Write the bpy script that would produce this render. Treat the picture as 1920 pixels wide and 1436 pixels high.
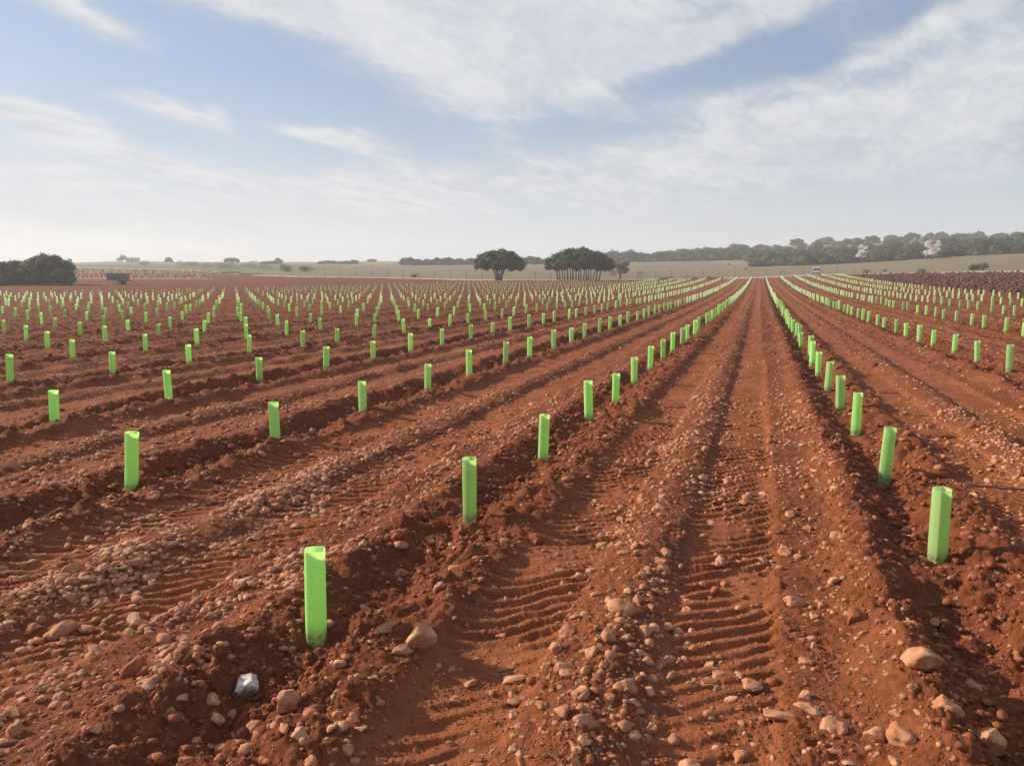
import bpy, math, random
import numpy as np

for o in list(bpy.data.objects):
    bpy.data.objects.remove(o, do_unlink=True)
sc = bpy.context.scene
COL = sc.collection
R = math.radians

# ------------------------------------------------------------------ camera
CAM_H = 1.72
F = 1480.0 / 1920.0            # focal length / image width
HORIZON = 514.0                # picture row of the level horizon (1920 x 1436)
PITCH = math.atan((718.0 - HORIZON) / 1480.0)
cam_data = bpy.data.cameras.new('camera')
cam_data.sensor_width = 36.0
cam_data.lens = 36.0 * F
cam_data.clip_start = 0.05
cam_data.clip_end = 6000
cam = bpy.data.objects.new('camera', cam_data)
COL.objects.link(cam)
cam.location = (0, 0, CAM_H)
cam.rotation_euler = (math.pi / 2 - PITCH, 0, 0)
sc.camera = cam

# ------------------------------------------------------------------ sun, sky, exposure
SUN_AZ = R(-68)                # from the view axis (+Y), minus = to the left
SUN_EL = R(24)
sun_dir = np.array([math.sin(SUN_AZ) * math.cos(SUN_EL), math.cos(SUN_AZ) * math.cos(SUN_EL), math.sin(SUN_EL)])
sd = bpy.data.lights.new('sun', 'SUN')
sd.energy = 5.0
sd.angle = R(0.6)
sd.color = (1.0, 0.87, 0.69)
sun = bpy.data.objects.new('sun', sd)
COL.objects.link(sun)
sun.location = (-40, 10, 30)
from mathutils import Vector, Matrix, Euler
sun.rotation_euler = Vector(sun_dir).to_track_quat('Z', 'Y').to_euler()

vs = sc.view_settings
vs.view_transform = 'Standard'
vs.look = 'None'
vs.exposure = 0.50
vs.gamma = 1.0
vs.use_curve_mapping = False
sc.render.engine = 'CYCLES'
cy = sc.cycles
cy.use_denoising = True
cy.use_adaptive_sampling = True
cy.adaptive_threshold = 0.02
cy.max_bounces = 6
cy.diffuse_bounces = 3
cy.transmission_bounces = 4
cy.volume_bounces = 1
cy.sample_clamp_indirect = 4.0

W = bpy.data.worlds.new('World')
sc.world = W
W.use_nodes = True
W.cycles.sampling_method = 'MANUAL'
W.cycles.sample_map_resolution = 512
wt = W.node_tree
wt.nodes.clear()


class N:
    """small helper to write node trees"""
    def __init__(self, tree):
        self.t = tree

    def new(self, kind, **kw):
        n = self.t.nodes.new(kind)
        for k, v in kw.items():
            setattr(n, k, v)
        return n

    def set(self, sock, v):
        if isinstance(v, bpy.types.NodeSocket):
            self.t.links.new(v, sock)
        elif v is not None:
            sock.default_value = v

    def m(self, op, a, b=None, c=None, clamp=False):
        n = self.new('ShaderNodeMath', operation=op, use_clamp=clamp)
        self.set(n.inputs[0], a)
        if b is not None:
            self.set(n.inputs[1], b)
        if c is not None:
            self.set(n.inputs[2], c)
        return n.outputs[0]

    def mix(self, fac, a, b, mode='MIX'):
        n = self.new('ShaderNodeMix', data_type='RGBA', blend_type=mode)
        self.set(n.inputs[0], fac)
        self.set(n.inputs[6], a if isinstance(a, bpy.types.NodeSocket) else (*a, 1))
        self.set(n.inputs[7], b if isinstance(b, bpy.types.NodeSocket) else (*b, 1))
        return n.outputs[2]

    def ramp(self, v, lo, hi, a=0.0, b=1.0, smooth=True):
        n = self.new('ShaderNodeMapRange', interpolation_type='SMOOTHSTEP' if smooth else 'LINEAR')
        self.set(n.inputs[0], v)
        for i, x in zip((1, 2, 3, 4), (lo, hi, a, b)):
            self.set(n.inputs[i], x)
        return n.outputs[0]

    def noise(self, vec, scale, detail=4, rough=0.55, dist=0.0, out=0):
        n = self.new('ShaderNodeTexNoise')
        self.set(n.inputs['Vector'], vec)
        n.inputs['Scale'].default_value = scale
        n.inputs['Detail'].default_value = detail
        n.inputs['Roughness'].default_value = rough
        n.inputs['Distortion'].default_value = dist
        return n.outputs[out]


def build_world():
    g = N(wt)
    out = g.new('ShaderNodeOutputWorld')
    bg = g.new('ShaderNodeBackground')
    STR = 0.1
    bg.inputs['Strength'].default_value = STR
    g.t.links.new(bg.outputs[0], out.inputs[0])
    sky = g.new('ShaderNodeTexSky', sky_type='NISHITA')
    sky.sun_disc = False
    sky.sun_elevation = SUN_EL
    sky.sun_rotation = SUN_AZ
    sky.altitude = 700
    sky.air_density = 1.0
    sky.dust_density = 1.0
    sky.ozone_density = 1.2
    tc = g.new('ShaderNodeTexCoord')
    sep = g.new('ShaderNodeSeparateXYZ')
    g.t.links.new(tc.outputs['Generated'], sep.inputs[0])
    x, y, z = sep.outputs
    az = g.m('ARCTAN2', x, y)
    el = g.m('ARCSINE', z)
    # cloud sheet coordinates: a flat layer overhead
    zz = g.m('ADD', g.m('MAXIMUM', z, 0.0), 0.12)
    cu, cv = g.m('DIVIDE', x, zz), g.m('DIVIDE', y, zz)
    comb = g.new('ShaderNodeCombineXYZ')
    # streaks run from lower left to upper right of the sheet
    a = R(62)
    su = g.m('ADD', g.m('MULTIPLY', cu, math.cos(a)), g.m('MULTIPLY', cv, math.sin(a)))
    sv = g.m('SUBTRACT', g.m('MULTIPLY', cv, math.cos(a)), g.m('MULTIPLY', cu, math.sin(a)))
    g.set(comb.inputs[0], g.m('MULTIPLY', su, 0.55))
    g.set(comb.inputs[1], sv)
    P = comb.outputs[0]
    warp = g.noise(P, 1.6, 4, 0.6, 0.0, out=1)
    wv = g.new('ShaderNodeVectorMath', operation='MULTIPLY_ADD')
    g.set(wv.inputs[0], warp)
    wv.inputs[1].default_value = (0.7, 0.7, 0.7)
    g.set(wv.inputs[2], P)
    n1 = g.noise(wv.outputs[0], 1.6, 6, 0.6)
    n2 = g.noise(wv.outputs[0], 7.0, 5, 0.65)
    # warped azimuth / elevation for the cloud banks
    wsep = g.new('ShaderNodeSeparateColor')
    g.set(wsep.inputs[0], warp)
    azw = g.m('ADD', az, g.m('MULTIPLY', g.m('SUBTRACT', wsep.outputs[0], 0.5), 0.10))
    elw = g.m('ADD', el, g.m('MULTIPLY', g.m('SUBTRACT', wsep.outputs[1], 0.5), 0.05))

    def px(px_, py_):
        # picture position -> azimuth, elevation of that direction
        d = np.array([(px_ - 960) / 1480, 1.0, -(py_ - 718) / 1480])
        cp, sp = math.cos(PITCH), math.sin(PITCH)
        d = np.array([d[0], d[1] * cp + d[2] * sp, -d[1] * sp + d[2] * cp])
        d /= np.linalg.norm(d)
        return math.atan2(d[0], d[1]), math.asin(d[2])

    # (px, py, half length, half width, tilt in degrees, weight)
    banks = [
        (960, 15, 420, 90, 3, 1.05), (900, 125, 140, 80, 10, 0.95), (1090, 120, 150, 60, -10, 0.65), (1380, 50, 280, 28, -20, 0.55),
        (600, 15, 260, 30, 6, 0.6), (160, 12, 130, 26, 14, 0.55), (220, 45, 70, 18, 30, 0.4),
        (60, 222, 110, 24, 10, 0.8), (190, 268, 140, 14, 13, 0.7),
        (335, 208, 85, 18, 14, 0.8), (413, 203, 16, 16, 0, 0.5), (590, 240, 70, 13, 3, 0.8), (670, 268, 85, 18, 16, 0.75),
        (1790, 210, 330, 78, -7, 0.9), (1400, 245, 180, 34, -10, 0.6), (1250, 205, 110, 22, -8, 0.45), (1660, 85, 300, 20, -17, 0.6), (1880, 110, 130, 60, -25, 0.6),
        (1190, 310, 90, 7, 4, 0.5), (1130, 382, 100, 9, -4, 0.4), (1110, 408, 70, 6, -4, 0.3),
        (420, 345, 700, 44, 2, 0.6), (960, 340, 400, 44, -2, 0.5), (1600, 330, 400, 40, 0, 0.35),
    ]
    cov = None
    for bx, by, hl, hw, tilt, wgt in banks:
        a0, e0 = px(bx, by)
        t = R(tilt)
        k = 1.0 / 1480
        da = g.m('SUBTRACT', azw, a0)
        de = g.m('SUBTRACT', e0, elw)            # downwards positive like the picture
        p = g.m('MULTIPLY', g.m('ADD', g.m('MULTIPLY', da, math.cos(t)), g.m('MULTIPLY', de, math.sin(t))), 1 / (hl * k))
        q = g.m('MULTIPLY', g.m('SUBTRACT', g.m('MULTIPLY', de, math.cos(t)), g.m('MULTIPLY', da, math.sin(t))), 1 / (hw * k))
        d2 = g.m('ADD', g.m('MULTIPLY', p, p), g.m('MULTIPLY', q, q))
        gss = g.m('MULTIPLY', g.m('POWER', 2.718, g.m('MULTIPLY', d2, -0.9)), wgt)
        cov = gss if cov is None else g.m('ADD', cov, gss)
    # the same broken cloud goes on all round the sky, beside and behind the view
    side = g.ramp(g.m('ABSOLUTE', az), R(36), R(60))
    over = g.ramp(el, R(22), R(36))
    gen = g.m('MULTIPLY', g.m('MAXIMUM', side, over), g.ramp(n1, 0.42, 0.68, 0.0, 0.7))
    cov = g.m('ADD', cov, gen)
    tex = g.m('ADD', g.m('MULTIPLY', g.m('SUBTRACT', n1, 0.5), 1.5), g.m('MULTIPLY', g.m('SUBTRACT', n2, 0.5), 0.6))
    cov = g.m('ADD', cov, g.m('MULTIPLY', tex, g.ramp(cov, 0.0, 0.6, 0.35, 1.0)))
    dens = g.ramp(cov, 0.08, 0.86, 0.0, 0.93)
    # milky low veil
    veil = g.ramp(el, R(1.0), R(14), 0.93, 0.48)
    veil = g.m('MULTIPLY', veil, g.ramp(n1, 0.2, 0.7, 0.85, 1.1))
    vcol = g.mix(g.ramp(el, R(2), R(14)), tuple(v / STR for v in CLOUD_VEIL), tuple(v / STR for v in HIGH_VEIL))
    c1 = g.mix(veil, sky.outputs[0], vcol)
    shade = g.ramp(g.m('ADD', n2, g.m('MULTIPLY', n1, 0.6)), 0.55, 1.05)
    cc = g.mix(shade, tuple(v / STR for v in CLOUD_GREY), tuple(v / STR for v in CLOUD_WHITE))
    c2 = g.mix(dens, c1, cc)
    g.t.links.new(c2, bg.inputs['Color'])


CLOUD_VEIL = (0.44, 0.47, 0.52)
HIGH_VEIL = (0.205, 0.265, 0.385)
CLOUD_WHITE = (0.55, 0.56, 0.575)
CLOUD_GREY = (0.41, 0.435, 0.485)
build_world()

# ------------------------------------------------------------------ noise in numpy
_rs = np.random.RandomState(11)
_PERM = np.concatenate([_rs.permutation(1024)] * 2).astype(np.int32)
_ang = _rs.rand(1024) * 2 * np.pi
_GX, _GY = np.cos(_ang).astype(np.float32), np.sin(_ang).astype(np.float32)


def pn(x, y, seed=0):
    """gradient noise, about -0.7..0.7"""
    xf, yf = np.floor(x), np.floor(y)
    xi = (xf.astype(np.int64) + seed * 37) & 1023
    yi = (yf.astype(np.int64) + seed * 91) & 1023
    fx, fy = (x - xf).astype(np.float32), (y - yf).astype(np.float32)
    u, v = fx * fx * fx * (fx * (fx * 6 - 15) + 10), fy * fy * fy * (fy * (fy * 6 - 15) + 10)
    x1, y1 = (xi + 1) & 1023, (yi + 1) & 1023

    def gd(ix, iy, dx, dy):
        h = _PERM[_PERM[ix] + iy]
        return _GX[h] * dx + _GY[h] * dy
    a = gd(xi, yi, fx, fy)
    b = gd(x1, yi, fx - 1, fy)
    c = gd(xi, y1, fx, fy - 1)
    d = gd(x1, y1, fx - 1, fy - 1)
    return (a + u * (b - a)) + v * ((c + u * (d - c)) - (a + u * (b - a)))


def sstep(e0, e1, x):
    t = np.clip((x - e0) / (e1 - e0), 0, 1)
    return t * t * (3 - 2 * t)


# ------------------------------------------------------------------ the lie of the land
PXC = np.array([-600, 0, 480, 960, 1200, 1420, 1650, 1920, 2600], float)
DEP = np.array([0, 25, 50, 75, 100, 130, 172, 210, 260, 320, 420, 600, 800, 1400], float)
TAB = np.array([
    [0, -.17, -.32, -.38, -.34, -.15, .34, 1.3, 3.3, 4.8, 6.8, 11.0, 11.0, 9.0],
    [0, -.17, -.32, -.38, -.34, -.15, .34, 1.3, 3.3, 4.8, 6.8, 11.0, 11.0, 9.0],
    [0, -.17, -.32, -.38, -.34, -.12, .45, .75, 2.2, 3.9, 6.3, 11.0, 11.0, 9.0],
    [0, -.17, -.32, -.38, -.34, -.10, .50, 1.44, 2.6, 4.1, 6.3, 10.6, 11.0, 9.0],
    [0, -.17, -.32, -.38, -.32, -.06, .52, 1.4, 2.7, 4.4, 7.7, 13.5, 14.0, 12.0],
    [0, -.17, -.31, -.36, -.28, .00, .67, 1.3, 2.8, 4.7, 9.4, 22.0, 23.5, 20.0],
    [0, -.13, -.20, -.18, .05, .65, 1.6, 2.6, 4.5, 7.5, 14.2, 26.8, 29.0, 27.0],
    [0, -.02, .05, .40, .95, 2.0, 3.7, 5.8, 9.0, 12.6, 18.4, 30.0, 32.5, 30.5],
    [0, .02, .15, .55, 1.2, 2.4, 4.0, 6.0, 9.0, 12.5, 18.5, 30.5, 33.0, 31.0]])
_au = np.linspace(-600, 2600, 161)
_dv = np.linspace(0, math.log(1 + 1400 / 30.0), 260)


def _fine():
    dd = 30 * (np.exp(_dv) - 1)
    t1 = np.array([np.interp(dd, DEP, row) for row in TAB])
    t2 = np.array([np.interp(_au, PXC, t1[:, j]) for j in range(len(_dv))]).T
    for _ in range(3):
        for ax, k in ((0, 4), (1, 4)):
            pad = [(0, 0), (0, 0)]
            pad[ax] = (k, k)
            p = np.pad(t2, pad, mode='edge')
            t2 = sum(np.roll(p, s, ax) for s in range(-k, k + 1)) / (2 * k + 1)
            t2 = t2[k:-k, :] if ax == 0 else t2[:, k:-k]
    return t2


_FT = _fine()


def az_dep(x, y):
    r = np.hypot(x, y)
    az = np.arctan2(x, y)
    p = 960 + 1480 * np.tan(np.clip(az, -1.1, 1.1))
    dep = r * np.maximum(np.cos(az), 0.45)
    return np.clip(p, -600, 2600), dep, r


def land(x, y):
    p, dep, r = az_dep(x, y)
    fu = np.clip((p + 600) / 3200 * 160, 0, 159.999)
    fv = np.clip(np.log(1 + dep / 30.0) / _dv[-1] * 259, 0, 258.999)
    i, j = fu.astype(int), fv.astype(int)
    a, b = fu - i, fv - j
    h = (_FT[i, j] * (1 - a) + _FT[i + 1, j] * a) * (1 - b) + (_FT[i, j + 1] * (1 - a) + _FT[i + 1, j + 1] * a) * b
    far = sstep(420, 700, dep)
    h = h + far * (pn(x / 90.0, y / 90.0, 3) * 3.0 + pn(x / 35.0, y / 35.0, 4) * 1.0)
    return h


# ------------------------------------------------------------------ vine rows
YAW = 0.3028
CA, SA = math.cos(YAW), math.sin(YAW)
ROW_S, ROW_X0 = 3.03, -1.93
VINE_D, VINE_Y0 = 2.03, 3.14


def to_row(x, y):
    return x * CA - y * SA, x * SA + y * CA


def from_row(X, Y):
    return X * CA + Y * SA, -X * SA + Y * CA


ROAD_PX = np.array([-600, 300, 400, 480, 560, 700, 880, 1000, 1200, 1420, 1525, 1650, 1780, 1920, 2600], float)
ROAD_D = np.array([330, 300, 262, 228, 212, 195, 168, 165, 170, 180, 190, 174, 152, 137, 110], float)


def road_d(p):
    return np.interp(p, ROAD_PX, ROAD_D)


def zones(x, y):
    """0 vineyard soil 1 ploughed 2 road 3 pasture 4 bush vineyard 5 green field 6 hillside"""
    p, dep, r = az_dep(x, y)
    X, Y = to_row(x, y)
    front = np.abs(np.arctan2(x, y)) < 1.15
    wob = pn(x / 14.0, y / 14.0, 21) * 2.0
    rd = road_d(p)
    z = np.zeros(x.shape, np.int8)
    beyond = front & (dep > rd + wob * .3)
    z[(X > 18.2 + wob * .35) & (dep <= rd)] = 1
    z[beyond] = 3
    bush = (p < 405 + wob * 4) & (dep > 178 + wob * .5) & (dep < 262 + wob)
    z[bush] = 4
    z[front & (p < 640 + wob * 25) & (dep > 262 + wob + np.clip(p - 400, 0, 400) * .12)] = 5
    z[front & (np.abs(dep - rd - wob * .2) < 4.2) & ~bush] = 2
    wood = np.interp(p, [1100, 1145, 1330, 1400, 1500, 1650, 1920, 2600], [900, 420, 400, 300, 290, 282, 255, 240])
    z[front & (dep > wood + wob * 2)] = 6
    z[front & (p <= 1145) & (dep > 430 + wob * 3)] = 6
    z[(~front) & (r > 330)] = 3
    return z


def relief(x, y, want=False):
    """small relief of the worked soil: furrows at the vine rows, wheel tracks with lug prints, clods"""
    X, Y = to_row(x, y)
    r = np.hypot(x, y)
    mean = pn(Y / 5.0, X / 40.0, 5) * 0.10 + pn(Y / 1.3, X / 3.0, 6) * 0.06
    k = np.round((X - ROW_X0) / ROW_S)
    w = X - (ROW_X0 + k * ROW_S) + mean
    u = np.mod(X - ROW_X0, ROW_S) + mean * 0.6     # distance right of the row on the left
    lane = np.floor((X - ROW_X0) / ROW_S)
    m1 = pn(Y / 1.1, k * 7.7, 7)
    m2 = pn(Y / 0.9, k * 5.3 + 40, 8)
    m3 = pn(Y / 1.4, k * 3.1 + 80, 9)
    amp = np.where(k == 1, 0.84, np.where(k == 0, 0.62, 0.75))
    lb = amp * (0.115 + 0.11 * m1) * np.exp(-((w + 0.40) / 0.17) ** 2)
    rb = amp * (0.095 + 0.12 * m2) * np.exp(-((w - 0.38) / 0.20) ** 2)
    tr = amp * (-0.055 + 0.12 * m3) * np.exp(-((w + 0.06) / 0.20) ** 2)
    c_mid = np.exp(-((u - 1.32) / 0.17) ** 2)
    crown = (0.05 + 0.03 * pn(Y / 0.8, lane * 9.1, 10)) * c_mid

    def box(c, hw, soft):
        return sstep(hw + soft, hw - soft, np.abs(u - c))
    t1, t2 = box(0.80, 0.26, 0.06), box(1.80, 0.27, 0.06)
    tracks = t1 + t2
    rough = sstep(0.62, 0.25, np.abs(w)) 
    sgn = np.where(np.mod(lane, 2) == 0, 1.0, -1.0)
    sgn = np.where(lane <= 0, 1.0, sgn)
    h = lb + rb + tr + crown - 0.035 * tracks
    # general unevenness
    h = h + pn(x / 0.9, y / 0.9, 12) * 0.045 + pn(x / 0.42, y / 0.42, 13) * (0.022 + 0.03 * rough)
    n1 = pn(x / 0.21, y / 0.21, 14)
    h = h + sstep(30, 80, r) * (np.abs(pn(x / 1.7, y / 1.7, 23)) - .2) * 0.22 * (1 - .6 * tracks)
    f1 = sstep(75, 30, r)
    loose = np.clip(1 - 0.75 * tracks, 0, 1)
    clod = np.abs(n1) - 0.2
    h = h + f1 * clod * (0.026 + 0.125 * rough) * (0.35 + 0.65 * loose)
    f2 = sstep(26, 10, r)
    nb = pn(x / 0.085 + n1, y / 0.085, 15)
    n2 = np.abs(nb) - 0.2
    lump = sstep(-.15, .25, pn(x / .6, y / .6, 19))          # where the soil is crumbly
    h = h + f2 * n2 * (0.014 + 0.022 * lump + 0.030 * rough) * (0.3 + 0.7 * loose)
    f3 = sstep(13, 5, r)
    n3 = np.abs(pn(x / 0.040 + nb, y / 0.040, 16)) - .2
    h = h + f3 * n3 * (0.008 + 0.012 * lump + 0.012 * rough) * (0.45 + 0.55 * loose)
    f4 = sstep(6.5, 3.5, r)
    h = h + f4 * pn(x / 0.018, y / 0.018, 20) * (0.003 + 0.003 * lump)
    # lug prints
    patch = sstep(-0.28, 0.14, pn(X / 0.3, Y / 0.7, 17)) * 0.85 + 0.15
    cen = np.where(u < 1.3, 0.80, 1.80)
    ph = (Y + sgn * -1.0 * (u - cen) * 0.80 + pn(Y / 1.2, X / .8, 18) * 0.07 + pn(Y / .16, X / .16, 22) * 0.032) / 0.14
    lug = np.abs(np.mod(ph, 1.0) - 0.5) * 2
    lug = sstep(0.36, 0.62, lug + .18 * n1) - 0.45
    fl = sstep(14, 8, r)
    h = h + fl * tracks * patch * lug * 0.034 * (0.45 + 0.55 * sstep(2.6, 4.6, r))
    if want == 'lugs':
        pm = np.clip(sstep(-0.30, 0.10, pn(X / 0.4, Y / 1.1, 17)) * .8 + .2, 0, 1)
        return ph, tracks * pm * sstep(5, 9, r) * sstep(70, 30, r)
    if want:
        stony = np.exp(-((u - 1.32) / 0.30) ** 2) + 0.5 * box(2.38, 0.22, 0.12) + 0.12
        stony = np.where(lane == -2, np.exp(-((u - 1.45) / 0.62) ** 2) + 0.15, stony)
        stony = np.where((lane < -2), np.exp(-((u - 1.4) / 0.45) ** 2) + 0.12, stony)
        return h, tracks, rough, stony
    return h


def rough_plough(x, y):
    return (np.abs(pn(x / 1.1, y / 1.1, 31)) - .2) * .55 + (np.abs(pn(x / .5, y / .5, 32)) - .2) * .3


def ground_z(x, y):
    x, y = np.atleast_1d(np.asarray(x, float)), np.atleast_1d(np.asarray(y, float))
    z = zones(x, y)
    h = land(x, y)
    h = h + np.where(z == 0, relief(x, y), 0) + np.where(z == 1, rough_plough(x, y), 0)
    return h


def gz(x, y):
    return float(ground_z(x, y)[0])


def pix(px_, py_, h=0.0):
    """where the view ray of a picture point meets the ground plane z = land + h (walks along the ray)"""
    d = np.array([(px_ - 960) / 1480, 1.0, -(py_ - 718) / 1480])
    cp, sp = math.cos(PITCH), math.sin(PITCH)
    d = np.array([d[0], d[1] * cp + d[2] * sp, -d[1] * sp + d[2] * cp])
    t = np.geomspace(1.0, 900, 6000)
    zz = CAM_H + d[2] * t
    g_ = land(d[0] * t, d[1] * t) + h
    i = np.argmax(zz < g_)
    return d[0] * t[i], d[1] * t[i]


def at(px_, dep):
    return (px_ - 960) / 1480 * dep, dep


# ------------------------------------------------------------------ mesh helpers
def mesh_np(name, V, Q, smooth=True):
    """V (n,3), Q (m,k) all faces of the same size"""
    me = bpy.data.meshes.new(name)
    V = np.ascontiguousarray(V, np.float32)
    Q = np.ascontiguousarray(Q, np.int32)
    m, k = Q.shape
    me.vertices.add(len(V))
    me.vertices.foreach_set('co', V.ravel())
    me.loops.add(m * k)
    me.loops.foreach_set('vertex_index', Q.ravel())
    me.polygons.add(m)
    me.polygons.foreach_set('loop_start', np.arange(0, m * k, k, dtype=np.int32))
    me.polygons.foreach_set('loop_total', np.full(m, k, np.int32))
    me.update(calc_edges=True)
    if smooth:
        me.polygons.foreach_set('use_smooth', np.ones(m, bool))
    return me


def link(name, me, mat=None, parent=None):
    o = bpy.data.objects.new(name, me)
    COL.objects.link(o)
    if mat is not None and me is not None and len(me.materials) == 0:
        me.materials.append(mat)
    if parent is not None:
        o.parent = parent
    return o


def empty(name, loc=(0, 0, 0), rz=0.0):
    o = bpy.data.objects.new(name, None)
    o.empty_display_size = 0.2
    COL.objects.link(o)
    o.location = loc
    o.rotation_euler = (0, 0, rz)
    return o


def tag(o, label, cat, group=None, kind=None):
    o['label'] = label
    if cat:
        o['category'] = cat
    if group:
        o['group'] = group
    if kind:
        o['kind'] = kind
    return o


class MB:
    """collects polygons for one mesh"""
    def __init__(self):
        self.v, self.f = [], []

    def add(self, vs_, fs_):
        b = len(self.v)
        self.v += [tuple(p) for p in vs_]
        self.f += [tuple(i + b for i in q) for q in fs_]
        return self

    def box(self, x0, x1, y0, y1, z0, z1):
        v = [(x, y, z) for z in (z0, z1) for y in (y0, y1) for x in (x0, x1)]
        return self.add(v, [(0, 2, 3, 1), (4, 5, 7, 6), (0, 1, 5, 4), (2, 6, 7, 3), (0, 4, 6, 2), (1, 3, 7, 5)])

    def tube(self, pts, rad, n=6):
        pts = [Vector(p) for p in pts]
        vs_, fs_ = [], []
        for i, p in enumerate(pts):
            d = (pts[min(i + 1, len(pts) - 1)] - pts[max(i - 1, 0)]).normalized()
            a = d.orthogonal().normalized()
            if i and False:
                pass
            b = d.cross(a)
            for j in range(n):
                t = 2 * math.pi * j / n
                vs_.append(p + (a * math.cos(t) + b * math.sin(t)) * rad[i])
        for i in range(len(pts) - 1):
            for j in range(n):
                k = (j + 1) % n
                fs_.append((i * n + j, i * n + k, (i + 1) * n + k, (i + 1) * n + j))
        fs_.append(tuple(range(n - 1, -1, -1)))
        fs_.append(tuple((len(pts) - 1) * n + j for j in range(n)))
        return self.add(vs_, fs_)

    def wheel(self, x0, x1, y, z, r, n=18):
        """disc with its axle along x"""
        vs_ = [(x, y + r * math.cos(2 * math.pi * j / n), z + r * math.sin(2 * math.pi * j / n)) for x in (x0, x1) for j in range(n)]
        fs_ = [(j, (j + 1) % n, n + (j + 1) % n, n + j) for j in range(n)]
        fs_ += [tuple(range(n - 1, -1, -1)), tuple(range(n, 2 * n))]
        return self.add(vs_, fs_)

    def mesh(self, name, smooth=False):
        me = bpy.data.meshes.new(name)
        me.from_pydata(self.v, [], self.f)
        me.update()
        if smooth:
            me.polygons.foreach_set('use_smooth', np.ones(len(me.polygons), bool))
        return me

    def build(self, name, mat, parent=None, smooth=False, bevel=0.0):
        o = link(name, self.mesh(name, smooth), mat, parent)
        if bevel:
            b = o.modifiers.new('bevel', 'BEVEL')
            b.width = bevel
            b.segments = 2
            b.limit_method = 'ANGLE'
        return o


def copy_tree(o, parent=None):
    c = o.copy()
    COL.objects.link(c)
    c.parent = parent
    for ch in list(o.children):
        copy_tree(ch, c)
    return c


# ------------------------------------------------------------------ materials
def new_mat(name):
    m = bpy.data.materials.new(name)
    m.use_nodes = True
    t = m.node_tree
    t.nodes.clear()
    g = N(t)
    out = g.new('ShaderNodeOutputMaterial')
    b = g.new('ShaderNodeBsdfPrincipled')
    t.links.new(b.outputs[0], out.inputs[0])
    b.inputs['Roughness'].default_value = 0.9
    b.inputs['Specular IOR Level'].default_value = 0.2
    return m, g, b, out


def plain(name, col, rough=0.6, var=0.12, scale=6.0, metal=0.0, spec=0.3):
    m, g, b, out = new_mat(name)
    tc = g.new('ShaderNodeTexCoord')
    n = g.noise(tc.outputs['Object'], scale, 4, 0.6)
    c = g.mix(n, tuple(v * (1 - var * 2) for v in col), tuple(min(1, v * (1 + var * 2)) for v in col))
    g.set(b.inputs['Base Color'], c)
    b.inputs['Roughness'].default_value = rough
    b.inputs['Metallic'].default_value = metal
    b.inputs['Specular IOR Level'].default_value = spec
    return m


def bump(g, b, h, strength, dist):
    n = g.new('ShaderNodeBump')
    n.inputs['Strength'].default_value = strength
    n.inputs['Distance'].default_value = dist
    g.set(n.inputs['Height'], h)
    g.t.links.new(n.outputs[0], b.inputs['Normal'])
    return n


def geo_pos(g):
    return g.new('ShaderNodeNewGeometry').outputs['Position']


def attr(g, name):
    return g.new('ShaderNodeAttribute', attribute_name=name).outputs['Fac']


SOIL = (0.225, 0.068, 0.026)
SOIL_DRY = (0.36, 0.123, 0.050)
SOIL_DARK = (0.120, 0.036, 0.016)
STONE = (0.42, 0.235, 0.145)


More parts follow.
